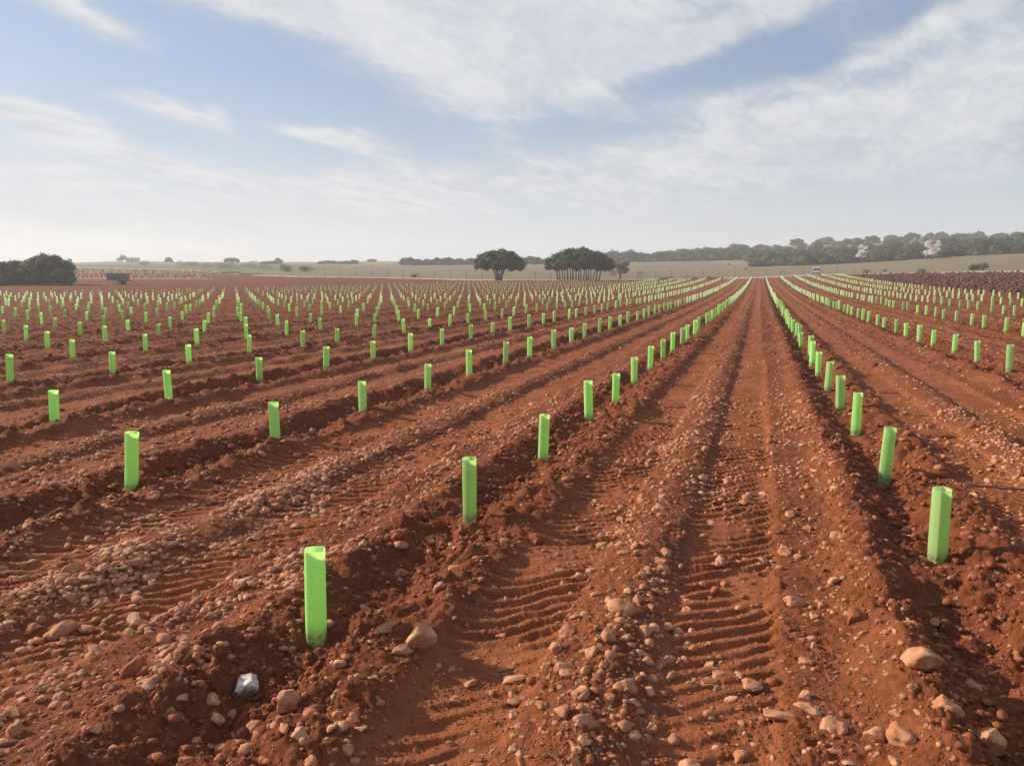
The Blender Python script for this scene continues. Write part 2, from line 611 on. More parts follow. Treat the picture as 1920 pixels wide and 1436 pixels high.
def mat_soil():
    m, g, b, out = new_mat('red_soil')
    P = geo_pos(g)
    n1 = g.noise(P, 0.35, 5, 0.6)
    n2 = g.noise(P, 3.1, 6, 0.65)
    n3 = g.noise(P, 26, 5, 0.65)
    n4 = g.noise(P, 140, 3, 0.7)
    c = g.mix(g.ramp(n2, 0.3, 0.72), SOIL_DARK, SOIL)
    c = g.mix(g.m('MULTIPLY', g.ramp(n1, 0.35, 0.7), 0.25), c, SOIL_DRY)
    # freshly turned, moister soil along the vine rows and in the block behind; backlit shade painted in at left
    c = g.mix(g.m('MULTIPLY', attr(g, 'turned_shade'), 0.7), c, SOIL_DARK)
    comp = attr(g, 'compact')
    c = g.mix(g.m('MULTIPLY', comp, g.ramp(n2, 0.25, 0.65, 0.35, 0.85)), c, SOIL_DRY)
    c = g.mix(g.ramp(n3, 0.35, 0.75, 0.0, 0.45), c, SOIL_DRY)
    c = g.mix(g.ramp(n4, 0.5, 0.8, 0.0, 0.35), c, SOIL_DARK)
    # gravel too small to model
    v = g.new('ShaderNodeTexVoronoi')
    g.set(v.inputs['Vector'], P)
    v.inputs['Scale'].default_value = 26
    v2 = g.new('ShaderNodeTexVoronoi')
    g.set(v2.inputs['Vector'], P)
    v2.inputs['Scale'].default_value = 9
    st = attr(g, 'stony')
    sepc = g.new('ShaderNodeSeparateColor')
    g.set(sepc.inputs[0], v.outputs['Color'])
    lim = g.m('MULTIPLY', st, 0.55)
    pick = g.m('MULTIPLY', g.m('LESS_THAN', sepc.outputs[0], lim), g.ramp(v.outputs['Distance'], 0.30, 0.42, 1, 0))
    sepd = g.new('ShaderNodeSeparateColor')
    g.set(sepd.inputs[0], v2.outputs['Color'])
    pick2 = g.m('MULTIPLY', g.m('LESS_THAN', sepd.outputs[0], g.m('MULTIPLY', lim, attr(g, 'far'))), g.ramp(v2.outputs['Distance'], 0.25, 0.4, 1, 0))
    pick = g.m('MAXIMUM', pick, pick2)
    c = g.mix(g.m('MULTIPLY', pick, g.ramp(sepc.outputs[1], 0, 1, 0.35, 0.95)), c, STONE)
    g.set(b.inputs['Base Color'], c)
    b.inputs['Roughness'].default_value = 0.95
    b.inputs['Specular IOR Level'].default_value = 0.1
    h = g.m('ADD', g.m('MULTIPLY', n3, 0.7), g.m('MULTIPLY', n4, 0.3))
    h = g.m('ADD', h, g.m('MULTIPLY', pick, 0.5))
    b1 = bump(g, b, h, 0.9, 0.03)
    lw = g.m('ABSOLUTE', g.m('SUBTRACT', g.m('FRACT', attr(g, 'lug_phase')), 0.5))
    lw = g.ramp(g.m('ADD', lw, g.m('MULTIPLY', g.m('SUBTRACT', n3, 0.5), 0.25)), 0.18, 0.32)
    b3 = g.new('ShaderNodeBump')
    b3.inputs['Strength'].default_value = 1.0
    b3.inputs['Distance'].default_value = 0.045
    g.set(b3.inputs['Height'], g.m('MULTIPLY', lw, attr(g, 'lug_depth')))
    b2 = g.new('ShaderNodeBump')
    b2.inputs['Strength'].default_value = 1.0
    b2.inputs['Distance'].default_value = 0.34
    nf = g.noise(P, 4.5, 3, 0.6)
    g.set(b2.inputs['Height'], g.m('MULTIPLY', nf, g.m('MULTIPLY', attr(g, 'far'), g.m('SUBTRACT', 1.0, g.m('MULTIPLY', comp, 0.6)))))
    g.t.links.new(b2.outputs[0], b3.inputs['Normal'])
    g.t.links.new(b3.outputs[0], b1.inputs['Normal'])
    return m


def mat_field(name, cols, scales, bump_s=0.5, bump_d=0.1, rows=None):
    m, g, b, out = new_mat(name)
    P = geo_pos(g)
    c = cols[0]
    n = None
    for col, s in zip(cols[1:], scales):
        n = g.noise(P, s, 5, 0.62)
        c = g.mix(g.ramp(n, 0.35, 0.68), c, col)
    g.set(b.inputs['Base Color'], c)
    b.inputs['Specular IOR Level'].default_value = 0.1
    bump(g, b, n, bump_s, bump_d)
    return m


def mat_stone(name, light, dark, dust, dust_amt, obj_random=False):
    m, g, b, out = new_mat(name)
    tc = g.new('ShaderNodeTexCoord')
    geo = g.new('ShaderNodeNewGeometry')
    rnd = g.new('ShaderNodeObjectInfo').outputs['Random'] if obj_random else geo.outputs['Random Per Island']
    P = geo.outputs['Position']
    n = g.noise(P, 34, 5, 0.65)
    n2 = g.noise(P, 150, 3, 0.7)
    c = g.mix(rnd, dark, light)
    c = g.mix(g.ramp(n, 0.3, 0.75, 0.0, 0.5), c, tuple(min(1, v * 1.35) for v in light))
    c = g.mix(g.ramp(n2, 0.45, 0.8, 0.0, 0.4), c, tuple(v * .55 for v in dark))
    c = g.mix(g.m('MULTIPLY', g.ramp(g.noise(P, 17, 4, 0.6), 0.36, 0.62), dust_amt), c, dust)
    g.set(b.inputs['Base Color'], c)
    b.inputs['Roughness'].default_value = 0.88
    b.inputs['Specular IOR Level'].default_value = 0.25
    bump(g, b, g.m('ADD', n, g.m('MULTIPLY', n2, 0.4)), 0.5, 0.008)
    return m


def mat_leaf(name, a, b_, transl=0.25):
    m, g, b, out = new_mat(name)
    geo = g.new('ShaderNodeNewGeometry')
    n = g.noise(geo.outputs['Position'], 0.5, 3, 0.5)
    f = g.m('ADD', g.m('MULTIPLY', geo.outputs['Random Per Island'], 0.6), g.m('MULTIPLY', g.ramp(n, .3, .7), 0.4))
    c = g.mix(f, a, b_)
    g.set(b.inputs['Base Color'], c)
    b.inputs['Roughness'].default_value = 0.75
    tr = g.new('ShaderNodeBsdfTranslucent')
    g.set(tr.inputs[0], c)
    mx = g.new('ShaderNodeMixShader')
    mx.inputs[0].default_value = transl
    g.t.links.new(b.outputs[0], mx.inputs[1])
    g.t.links.new(tr.outputs[0], mx.inputs[2])
    g.t.links.new(mx.outputs[0], out.inputs[0])
    return m


def mat_tube(name, col, dirt=True):
    m, g, b, out = new_mat(name)
    tc = g.new('ShaderNodeTexCoord')
    O = tc.outputs['Object']
    rnd = g.new('ShaderNodeObjectInfo').outputs['Random']
    hsv = g.new('ShaderNodeHueSaturation')
    g.set(hsv.inputs['Hue'], g.ramp(rnd, 0, 1, 0.49, 0.51, False))
    g.set(hsv.inputs['Value'], g.ramp(rnd, 0, 1, 0.88, 1.1, False))
    n = g.noise(O, 9, 4, 0.6)
    c0 = g.mix(n, tuple(v * 0.9 for v in col), tuple(v * 1.08 for v in col))
    g.set(hsv.inputs['Color'], c0)
    c = hsv.outputs[0]
    if dirt:
        sp = g.new('ShaderNodeSeparateXYZ')
        g.set(sp.inputs[0], O)
        nd = g.noise(O, 38, 4, 0.7)
        low = g.ramp(sp.outputs[2], 0.0, 0.07, 0.55, 0.0)
        c = g.mix(g.m('MULTIPLY', low, g.ramp(nd, 0.38, 0.62)), c, SOIL)
        c = g.mix(g.m('MULTIPLY', g.ramp(g.noise(O, 55, 2, .5), 0.66, 0.75), 0.35), c, SOIL_DRY)
    g.set(b.inputs['Base Color'], c)
    b.inputs['Roughness'].default_value = 0.42
    b.inputs['Specular IOR Level'].default_value = 0.4
    tr = g.new('ShaderNodeBsdfTranslucent')
    g.set(tr.inputs[0], c)
    mx = g.new('ShaderNodeMixShader')
    mx.inputs[0].default_value = 0.70
    g.t.links.new(b.outputs[0], mx.inputs[1])
    g.t.links.new(tr.outputs[0], mx.inputs[2])
    g.t.links.new(mx.outputs[0], out.inputs[0])
    return m


M = {
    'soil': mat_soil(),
    'plough': mat_field('ploughed_soil', [(0.135, 0.060, 0.042), (0.19, 0.085, 0.056), (0.10, 0.044, 0.032)], [0.4, 2.2], 0.8, 0.2),
    'road': mat_field('pale_dirt', [(0.50, 0.40, 0.31), (0.56, 0.46, 0.36), (0.44, 0.32, 0.24)], [0.2, 1.2], 0.3, 0.05),
    'pasture': mat_field('dry_stubble', [(0.205, 0.148, 0.098), (0.235, 0.178, 0.115), (0.185, 0.150, 0.085)], [0.02, 0.4], 0.5, 0.1),
    'bushsoil': mat_field('orange_soil', [(0.30, 0.13, 0.075), (0.34, 0.16, 0.09), (0.25, 0.11, 0.065)], [0.05, 0.8], 0.5, 0.1),
    'green': mat_field('green_crop', [(0.135, 0.150, 0.055), (0.165, 0.175, 0.065), (0.12, 0.115, 0.055)], [0.012, 0.1], 0.4, 0.1),
    'hill': mat_field('dry_hillside', [(0.22, 0.16, 0.10), (0.15, 0.12, 0.07), (0.30, 0.21, 0.14)], [0.02, 0.09], 0.5, 0.2),
    'stone': mat_stone('tan_stone', (0.56, 0.33, 0.19), (0.34, 0.15, 0.075), SOIL_DRY, 0.8, True),
    'pebble': mat_stone('pebbles', (0.54, 0.30, 0.165), (0.29, 0.118, 0.058), SOIL_DRY, 0.75),
    'white_stone': mat_stone('white_crusted_stone', (0.86, 0.79, 0.70), (0.72, 0.63, 0.54), (0.20, 0.10, 0.055), 0.9, True),
    'clod': mat_stone('soil_clod', SOIL_DRY, SOIL_DARK, SOIL, 0.7),
    'clod_big': mat_stone('soil_lump', SOIL_DRY, SOIL, SOIL, 0.7, True),
    'tube': mat_tube('green_plastic', (0.72, 0.93, 0.50)),
    'tube_far': mat_tube('green_plastic_far', (0.72, 0.88, 0.56), False),
    'tube_pale': mat_tube('weathered_tube', (0.56, 0.58, 0.38), False),
    'oak': mat_leaf('holm_oak_leaf', (0.048, 0.060, 0.030), (0.118, 0.126, 0.068), 0.15),
    'oak_hill': mat_leaf('hill_oak_leaf', (0.022, 0.032, 0.013), (0.074, 0.084, 0.034), 0.12),
    'shrub': mat_leaf('shrub_leaf', (0.06, 0.075, 0.035), (0.125, 0.135, 0.065)),
    'shrub_pale': mat_leaf('pale_twigs', (0.22, 0.17, 0.14), (0.34, 0.27, 0.23), 0.1),
    'shrub_yellow': mat_leaf('yellow_shrub', (0.17, 0.15, 0.06), (0.26, 0.23, 0.10)),
    'blossom': mat_leaf('white_blossom', (0.74, 0.70, 0.68), (0.88, 0.86, 0.84), 0.45),
    'blossom_pink': mat_leaf('pink_blossom', (0.20, 0.15, 0.145), (0.32, 0.24, 0.23), 0.2),
    'vine': mat_leaf('bush_vine_wood', (0.05, 0.035, 0.02), (0.10, 0.075, 0.04), 0.05),
    'bark': plain('bark', (0.085, 0.07, 0.058), 0.9, 0.2, 5),
    'twig': plain('dry_twig', (0.22, 0.14, 0.09), 0.85, 0.2, 30),
    'van': plain('white_paint', (0.66, 0.68, 0.70), 0.35, 0.04, 1.2, 0, 0.5),
    'glass': plain('dark_glass', (0.03, 0.035, 0.045), 0.12, 0.1, 2, 0, 0.6),
    'rubber': plain('rubber', (0.025, 0.024, 0.023), 0.8, 0.2, 8),
    'metal': plain('grey_metal', (0.35, 0.35, 0.36), 0.45, 0.1, 8, 0.6),
    'red_lens': plain('red_lens', (0.42, 0.03, 0.025), 0.25, 0.05, 8, 0, 0.5),
    'plastic': plain('black_plastic', (0.045, 0.045, 0.048), 0.6, 0.1, 8),
    'plate': plain('white_plate', (0.7, 0.7, 0.68), 0.4, 0.03, 8),
    'green_paint': plain('green_paint', (0.09, 0.185, 0.13), 0.55, 0.22, 1.6),
    'pale_grey': plain('pale_grey', (0.42, 0.46, 0.44), 0.55, 0.15, 1.6),
    'wood': plain('grey_wood', (0.16, 0.125, 0.095), 0.9, 0.2, 6),
    'plaster': plain('white_plaster', (0.72, 0.70, 0.66), 0.85, 0.06, 0.8),
    'rooftile': plain('roof_tile', (0.24, 0.19, 0.17), 0.85, 0.2, 2),
}

# ------------------------------------------------------------------ ground sheets
def build_ground():
    th = np.concatenate([
        np.linspace(-math.pi, -R(62), 46)[:-1], np.linspace(-R(62), -R(38), 50)[:-1],
        np.arange(-R(38), R(38), 0.00190), np.linspace(R(38), R(62), 50), np.linspace(R(62), math.pi, 46)[1:]])
    rr = [0.03, 0.5, 1.0, 1.4, 1.7, 1.95]
    d = 2.1
    while d < 235:
        rr.append(d)
        d += min(max(0.0078, 0.00152 * d ** 1.55), 0.9)
    while d < 1400:
        rr.append(d)
        d *= 1.03
    rr.append(1400.0)
    rr = np.array(rr)
    nt, nr = len(th), len(rr)
    A, B = np.meshgrid(rr, th, indexing='ij')
    x, y = (A * np.sin(B)).ravel(), (A * np.cos(B)).ravel()
    z = land(x, y)
    zn = zones(x, y)
    comp = np.zeros(len(x), np.float32)
    stony = np.zeros(len(x), np.float32)
    sel = np.where(zn == 0)[0]
    h, tr, ro, st = relief(x[sel], y[sel], True)
    z[sel] += h
    comp[sel] = tr
    stony[sel] = st
    turned_shade = np.zeros(len(x), np.float32)
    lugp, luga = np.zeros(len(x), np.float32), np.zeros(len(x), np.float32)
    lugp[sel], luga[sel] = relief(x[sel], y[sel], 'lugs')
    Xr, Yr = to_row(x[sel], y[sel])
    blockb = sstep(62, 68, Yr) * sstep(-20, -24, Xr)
    backlit_shade = sstep(-9, -16, Xr) * sstep(12, 45, np.hypot(x[sel], y[sel]))    # backlit shade of rough soil, painted darker towards the left
    turned_shade[sel] = np.clip(ro * .75 + blockb + backlit_shade * .55, 0, 1)
    comp[sel] *= 1 - .5 * backlit_shade  # pale track colour faded there too, part of the painted shade
    sel = np.where(zn == 1)[0]
    z[sel] += rough_plough(x[sel], y[sel])
    sel = np.where((zn == 3) | (zn == 5))[0]
    z[sel] += pn(x[sel] / 2.5, y[sel] / 2.5, 40) * 0.12
    far = sstep(10, 26, np.hypot(x, y)).astype(np.float32)
    V = np.stack([x, y, z], 1)
    i, j = np.meshgrid(np.arange(nr - 1), np.arange(nt - 1), indexing='ij')
    a = (i * nt + j).ravel()
    Q = np.stack([a, a + 1, a + nt + 1, a + nt], 1)
    Q = Q[:, ::-1]
    cx, cy_ = x[Q].mean(1), y[Q].mean(1)
    zf = zones(cx, cy_)
    names = [('vineyard_soil', 'soil', 'red brown worked soil of the young vineyard with furrows and tyre tracks'),
             ('ploughed_field', 'plough', 'dark red roughly ploughed ground'),
             ('dirt_road', 'road', 'pale dirt road at the far edge of the vineyard'),
             ('stubble_field', 'pasture', 'dry brown stubble field behind the dirt road'),
             ('bush_vineyard_ground', 'bushsoil', 'orange soil of the old bush vineyard'),
             ('green_field', 'green', 'green crop field along the skyline'),
             ('hillside', 'hill', 'dry hillside under the oak wood')]
    for k, (nm, mt, lab) in enumerate(names):
        q = Q[zf == k]
        if not len(q):
            continue
        used, inv = np.unique(q, return_inverse=True)
        me = mesh_np(nm, V[used], inv.reshape(q.shape))
        if k == 0:
            for an, av in (('compact', comp), ('stony', stony), ('far', far), ('turned_shade', turned_shade), ('lug_phase', lugp), ('lug_depth', luga)):
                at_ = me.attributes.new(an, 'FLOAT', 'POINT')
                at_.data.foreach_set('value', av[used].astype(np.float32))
        o = link(nm, me, M[mt])
        o['kind'] = 'structure'
        o['label'] = lab


build_ground()

# ------------------------------------------------------------------ vine tubes
TUBE_H = 0.50        # whole tube, its foot pushed into the soil


def tube_shape(seed, panels=6, seg=3, levels=4):
    """open-topped creased plastic sleeve with wall thickness"""
    r = random.Random(seed)
    n = panels * seg
    ring = []
    squash = r.uniform(0.88, 1.0)
    for p in range(panels):
        for s in range(seg):
            t = 2 * math.pi * (p + s / seg) / panels
            f = s / seg
            cc = math.cos(math.pi / panels) / math.cos((f - 0.5) * 2 * math.pi / panels)
            rad = 0.058 * (0.35 * cc + 0.65)
            ring.append((rad * math.cos(t), rad * math.sin(t) * squash))
    mb = MB()
    zs = [-0.08 + (TUBE_H) * i / (levels - 1) for i in range(levels)]
    vs_, fs_ = [], []
    for s_, rev in ((1.0, False), (0.955, True)):
        base = len(vs_)
        for i, z in enumerate(zs):
            k = 1 + 0.02 * math.sin(i * 2.1 + seed)
            for (a, b_) in ring:
                vs_.append((a * s_ * k, b_ * s_ * k, z - (0.0 if s_ == 1.0 else 0.001)))
        for i in range(levels - 1):
            for j in range(n):
                q = (base + i * n + j, base + i * n + (j + 1) % n, base + (i + 1) * n + (j + 1) % n, base + (i + 1) * n + j)
                fs_.append(q[::-1] if rev else q)
    o0, i0 = (levels - 1) * n, levels * n + (levels - 1) * n
    for j in range(n):
        fs_.append((o0 + j, o0 + (j + 1) % n, i0 + (j + 1) % n, i0 + j))
    mb.add(vs_, fs_)
    me = mb.mesh('vine_tube', True)
    # creases stay sharp
    sh = me.attributes.new('sharp_edge', 'BOOLEAN', 'EDGE')
    data = np.zeros(len(me.edges), bool)
    for e in me.edges:
        a, b_ = e.vertices
        if a % n == b_ % n and (a % n) % seg == 0:
            data[e.index] = True
        if a // n == b_ // n and a // n in (levels - 1,):
            data[e.index] = True
    sh.data.foreach_set('value', data)
    me.materials.append(M['tube'])
    return me


ONES = ['zeroth', 'first', 'second', 'third', 'fourth', 'fifth', 'sixth', 'seventh', 'eighth', 'ninth', 'tenth', 'eleventh', 'twelfth',
        'thirteenth', 'fourteenth', 'fifteenth', 'sixteenth', 'seventeenth', 'eighteenth', 'nineteenth']


def ordinal(n):
    if n < 20:
        return ONES[n]
    t = {2: 'twent', 3: 'thirt', 4: 'fort', 5: 'fift', 6: 'sixt', 7: 'sevent', 8: 'eight', 9: 'ninet'}[n // 10]
    return t + 'ieth' if n % 10 == 0 else t + 'y-' + ONES[n % 10]


def project(x, y, z):
    cp, sp = math.cos(PITCH), math.sin(PITCH)
    dz = z - CAM_H
    zc = y * cp - dz * sp
    yc = -y * sp - dz * cp
    return 960 + 1480 * x / zc, 718 + 1480 * yc / zc, zc


# picture positions of the tube feet that can be read one by one
READ = {0: [(593, 1190), (881, 983), (1018, 860), (1104, 787), (1154, 755), (1189, 717), (1219, 693), (1243, 677), (1261, 660)],
        1: [(1757, 1047), (1658, 897), (1604, 811), (1575, 770), (1552, 730), (1534, 701)],
        -1: [(247, 920), (517, 831), (681, 780), (802, 735), (880, 710), (948, 686), (993, 670), (1038, 655)],
        -2: [(103, 795), (318, 756), (487, 714), (612, 697), (700, 677), (770, 662), (829, 650)],
        -3: [(20, 728), (212, 704), (355, 683), (468, 665)],
        2: [(1891, 701), (1832, 680), (1789, 662), (1749, 648)]}
FIRST_J = {0: 0, 1: 1, -1: 1, -2: 2, -3: 3, 2: 6}


def build_tubes():
    rng = random.Random(5)
    rows = {}
    far_green, far_pale = [], []
    for k in range(-34, 7):
        X = ROW_X0 + ROW_S * k
        lst = []
        for j in range(-2, 100):
            Y = VINE_Y0 + VINE_D * j
            if rng.random() < 0.015 and j > 12:
                continue
            jx, jy = rng.gauss(0, .035), rng.gauss(0, .10)
            x, y = from_row(X + jx, Y + jy)
            rd_i = j - FIRST_J.get(k, 999)
            if 0 <= rd_i < len(READ.get(k, [])):
                x, y = pix(*READ[k][rd_i], h=-0.02)
            if y < 0.8:
                continue
            p, dep, r = [float(v[0]) for v in az_dep(np.array([x]), np.array([y]))]
            if abs(math.atan2(x, y)) > R(46) or dep > float(road_d(p)) - 6:
                continue
            if X < -22.5 and Y > 66 + 0.12 * (X + 22):
                if X > -66 + (Y - 68) * 0.25 and Y < 150 + X * 0.2:
                    far_pale.append((x, y))
                continue
            lst.append((x, y, k, j))
        rows[k] = lst
    allt = [t for l in rows.values() for t in l]
    zz = land(np.array([t[0] for t in allt]), np.array([t[1] for t in allt]))
    inview = []
    for t, z in zip(allt, zz):
        a, b_, zc = project(t[0], t[1], z + .2)
        inview.append(-5 < a < 1925 and b_ < 1440)
    order = sorted([i for i, v in enumerate(inview) if v], key=lambda i: math.hypot(allt[i][0], allt[i][1]))
    near = set(order[:300])
    variants = [tube_shape(s, p, sg) for s, p, sg in ((1, 6, 3), (2, 4, 5), (3, 6, 3), (4, 5, 4), (5, 4, 5))]
    count = {}
    for i, t in sorted(enumerate(allt), key=lambda q: math.hypot(q[1][0], q[1][1])):
        x, y, k, j = t
        if not inview[i] or i not in near:
            far_green.append((x, y))
            continue
        count[k] = count.get(k, 0) + 1
        c = count[k]
        first = 'nearest one' if c == 1 else ordinal(c) + ' from the front'
        if k <= 0:
            row = 'row just left of the tractor lane' if k == 0 else ordinal(1 - k) + ' row left of the tractor lane'
        else:
            row = 'row just right of the tractor lane' if k == 1 else ordinal(k) + ' row right of the tractor lane'
        o = link('vine_tube', variants[rng.randrange(5)])
        g0 = min(gz(x + dx, y + dy) for dx in (-.04, .04) for dy in (-.04, .04))
        g1 = float(land(np.array([x]), np.array([y]))[0])
        zb = max(min(g0 + .025, g1 + .04), g1 - .03)
        o.location = (x, y, zb)
        lean = 0.028 if c > 1 or k not in (0, 1) else 0.0
        tilt = (rng.gauss(0, lean), rng.gauss(0, lean))
        if (k, c) == (1, 1):
            tilt = (0.0, 0.045)
        if (k, c) == (0, 1):
            tilt = (0.0, -0.02)
        if (k, c) == (-1, 1):
            tilt = (0.03, -0.075)
        o.rotation_euler = (tilt[0], tilt[1], rng.uniform(0, 6.28))
        s = rng.uniform(1.06, 1.12) if r_ok(k, c) else rng.uniform(0.95, 1.18)
        o.scale = (1.0, 1.0, s)
        tag(o, 'green vine tube, %s, %s' % (first, row), 'vine tube', 'green vine tubes planted in rows')
    # the rest, one object each
    for nm, pts, mt, lab, rad, hh in (
            ('distant_vine_tubes', far_green, 'tube_far', 'countless green vine tubes in the far rows', 0.060, 0.46),
            ('pale_vine_tubes', far_pale, 'tube_pale', 'pale weathered vine tubes in the block behind the green rows', 0.05, 0.50)):
        pts = np.array(pts)
        z0 = land(pts[:, 0], pts[:, 1])
        n = 6
        V, Q = [], []
        for q, ((x, y), z) in enumerate(zip(pts, z0)):
            ph, tx, ty = rng.random() * 6, rng.gauss(0, .03), rng.gauss(0, .03)
            h1 = hh * rng.uniform(.85, 1.08)
            b0 = len(V)
            for lv in (0, 1):
                for j in range(n):
                    a = ph + 2 * math.pi * j / n
                    V.append((x + rad * math.cos(a) + lv * tx, y + rad * math.sin(a) + lv * ty, z - .06 + lv * (h1 + .06)))
            for j in range(n):
                Q.append((b0 + j, b0 + (j + 1) % n, b0 + n + (j + 1) % n, b0 + n + j))
        o = link(nm, mesh_np(nm, np.array(V), np.array(Q)), M[mt])
        tag(o, lab, 'vine tubes', None, 'stuff')


def r_ok(k, c):
    return k in (0, 1) and c <= 4


build_tubes()

# ------------------------------------------------------------------ stones and clods
def ico(sub):
    import bmesh
    bm = bmesh.new()
    bmesh.ops.create_icosphere(bm, subdivisions=sub, radius=1.0)
    V = np.array([v.co[:] for v in bm.verts])
    T = np.array([[v.index for v in f.verts] for f in bm.faces])
    bm.free()
    return V, T


def stone_shape(V, seed, rough=0.20, facets=9):
    rs = np.random.RandomState(seed)
    v = V.copy()
    # a few broken flat faces on a rounded cobble
    for _ in range(facets):
        n = rs.randn(3)
        n /= np.linalg.norm(n)
        d = rs.uniform(0.55, 0.88)
        ex = np.maximum(v @ n - d, 0)
        v -= np.outer(ex * 0.95, n)
    off = rs.rand(3) * 50
    for fr, am in ((1.3, rough), (3.1, rough * .45), (7.0, rough * .2)):
        nse = pn(v[:, 0] * fr + off[0], v[:, 1] * fr + v[:, 2] * fr * .8 + off[1], seed % 50) + pn(v[:, 2] * fr + off[2], v[:, 0] * fr * .6 - v[:, 1] * fr, seed % 40)
        v *= (1 + am * nse)[:, None]
    v *= np.array([1.0, rs.uniform(.68, .95), rs.uniform(.5, .8)])
    return v


def build_stones():
    rs = np.random.RandomState(3)
    V3, T3 = ico(4)
    V2, T2 = ico(2)
    V1, T1 = ico(1)
    big = []
    for s in range(12):
        me = mesh_np('stone', stone_shape(V3, 100 + s), T3)
        me.materials.append(M['stone'])
        big.append(me)
    white = mesh_np('stone', stone_shape(V3, 131, .22), T3)
    white.materials.append(M['white_stone'])
    lump = []
    for s in range(3):
        me = mesh_np('soil_lump', stone_shape(V3, 140 + s, .3, 2), T3)
        me.materials.append(M['clod_big'])
        lump.append(me)
    # the stones one can name: picture x, y, width in pixels, flatness, label
    named = [
        (458, 1266, 58, .95, 'white crusted stone in front of the nearest green tube on the left', 'w'),
        (787, 1219, 66, .85, 'large round pitted stone right of the nearest left tube', 's'),
        (965, 1254, 50, .4, 'flat pale slab-like stone lying between the nearest tubes and the wheel track', 's'),
        (1165, 1156, 58, .8, 'big brown stone half buried on the stony strip between the wheel tracks', 's'),
        (1172, 1304, 50, .8, 'rounded stone low on the stony strip, beside a smooth pale cobble', 's'),
        (1088, 1320, 36, 1.0, 'smooth pale upright cobble on the stony strip', 's'),
        (1097, 1378, 52, .7, 'broad grey brown stone at the bottom of the stony strip', 's'),
        (540, 1320, 52, .9, 'rough soil-stained round stone right of the pair of cobbles below the white stone', 's'),
        (477, 1327, 36, .85, 'smooth tan cobble tilted on its side below the white stone', 's'),
        (406, 1324, 34, .85, 'rounded tan cobble below and left of the white stone', 's'),
        (452, 1094, 32, .9, 'single rounded stone left of the nearest green tube', 's'),
        (1565, 1360, 50, .9, 'square blocky orange stone near the bottom right', 's'),
        (1465, 1332, 70, .35, 'long flat grey stone left of the blocky orange stone', 's'),
        (1510, 1326, 54, .45, 'angular flat stone touching the long flat grey stone', 's'),
        (1722, 1280, 82, .5, 'big soil-covered slab on the bank in front of the nearest right tube', 's'),
        (1488, 1124, 44, .55, 'pale wedge-shaped stone right of the ladder-like tyre print', 's'),
        (1515, 1196, 34, .5, 'smooth oval pale stone beyond the soil-covered slab', 's'),
        (1700, 972, 22, .8, 'small blocky stone just left of the nearest right tube', 's'),
        (1290, 1418, 58, .6, 'broad stone cut by the bottom edge, right of the stony strip', 's'),
        (112, 1174, 56, .65, 'long smooth stone among the cobbles near the left edge', 's'),
        (120, 1098, 38, .6, 'rounded stone in front of two cobbles by the left edge', 's'),
        (136, 1080, 42, .7, 'oval cobble above the cobbles near the left edge', 's'),
        (1772, 1362, 60, .9, 'knobbly orange stone at the bottom right corner bank', 's'),
        (1852, 1392, 62, .9, 'tall soil-coloured stone at the bottom right corner', 's'),
        (1690, 1400, 58, .9, 'rough orange stone below the knobbly one at bottom right', 's'),
        (1640, 1384, 44, .8, 'rough brown stone right of the smooth cobble at the bottom right', 's'),
        (1218, 1296, 27, .8, 'small yellowish stone right of the stony strip', 's'),
        (1408, 1274, 42, .6, 'flat tan stone at the right edge of the ladder-like tyre print', 's'),
        (752, 1242, 42, .8, 'rounded stone just below the large round pitted one', 's'),
        (728, 1198, 40, .8, 'leaning stone just left of the large round pitted one', 's'),
        (1558, 1407, 30, .6, 'smooth pale cobble under the blocky orange stone', 's'),
        (1008, 1008, 38, .85, 'soil-coloured lump beside the second left tube', 'l'),
        (1605, 1170, 44, 1.1, 'upright crumbly clod on the bank left of the shaded furrow', 'l'),
        (250, 1255, 62, .8, 'large crumbly clod among stones left of the white stone', 'l'),
        (565, 1420, 40, .8, 'reddish stone at the bottom edge below the round stone', 's'),
        (345, 1395, 26, .8, 'pale cobble near the bottom left edge', 's'),
        (1050, 1062, 24, .6, 'pale flat stone in the left wheel track', 's'),
        (1118, 1118, 30, .6, 'light rounded stone at the edge of the left wheel track', 's'),
        (1040, 1222, 34, .8, 'angular stone beside the stony strip', 's'),
        (660, 1053, 36, .8, 'rounded stone right of the nearest green tube', 's'),
    ]
    taken = []
    for a, b_, wpx, flat, lab, kind in named:
        x, y = pix(a, b_ + wpx * 0.12, 0.0)
        zc = project(x, y, 0)[2]
        s = wpx / 1480 * zc * 0.50
        me = white if kind == 'w' else lump[rs.randint(3)] if kind == 'l' else big[rs.randint(12)]
        o = link('stone' if kind != 'l' else 'soil_clod', me)
        o.location = (x, y, gz(x, y) + s * flat * .16)
        o.scale = (s, s, s * flat * 1.35)
        o.rotation_euler = (rs.uniform(-.25, .25), rs.uniform(-.25, .25), rs.uniform(0, 6.3) if flat > .6 else rs.uniform(-.5, .3))
        tag(o, lab, 'clod' if kind == 'l' else 'stone')
        taken.append((x, y, s))
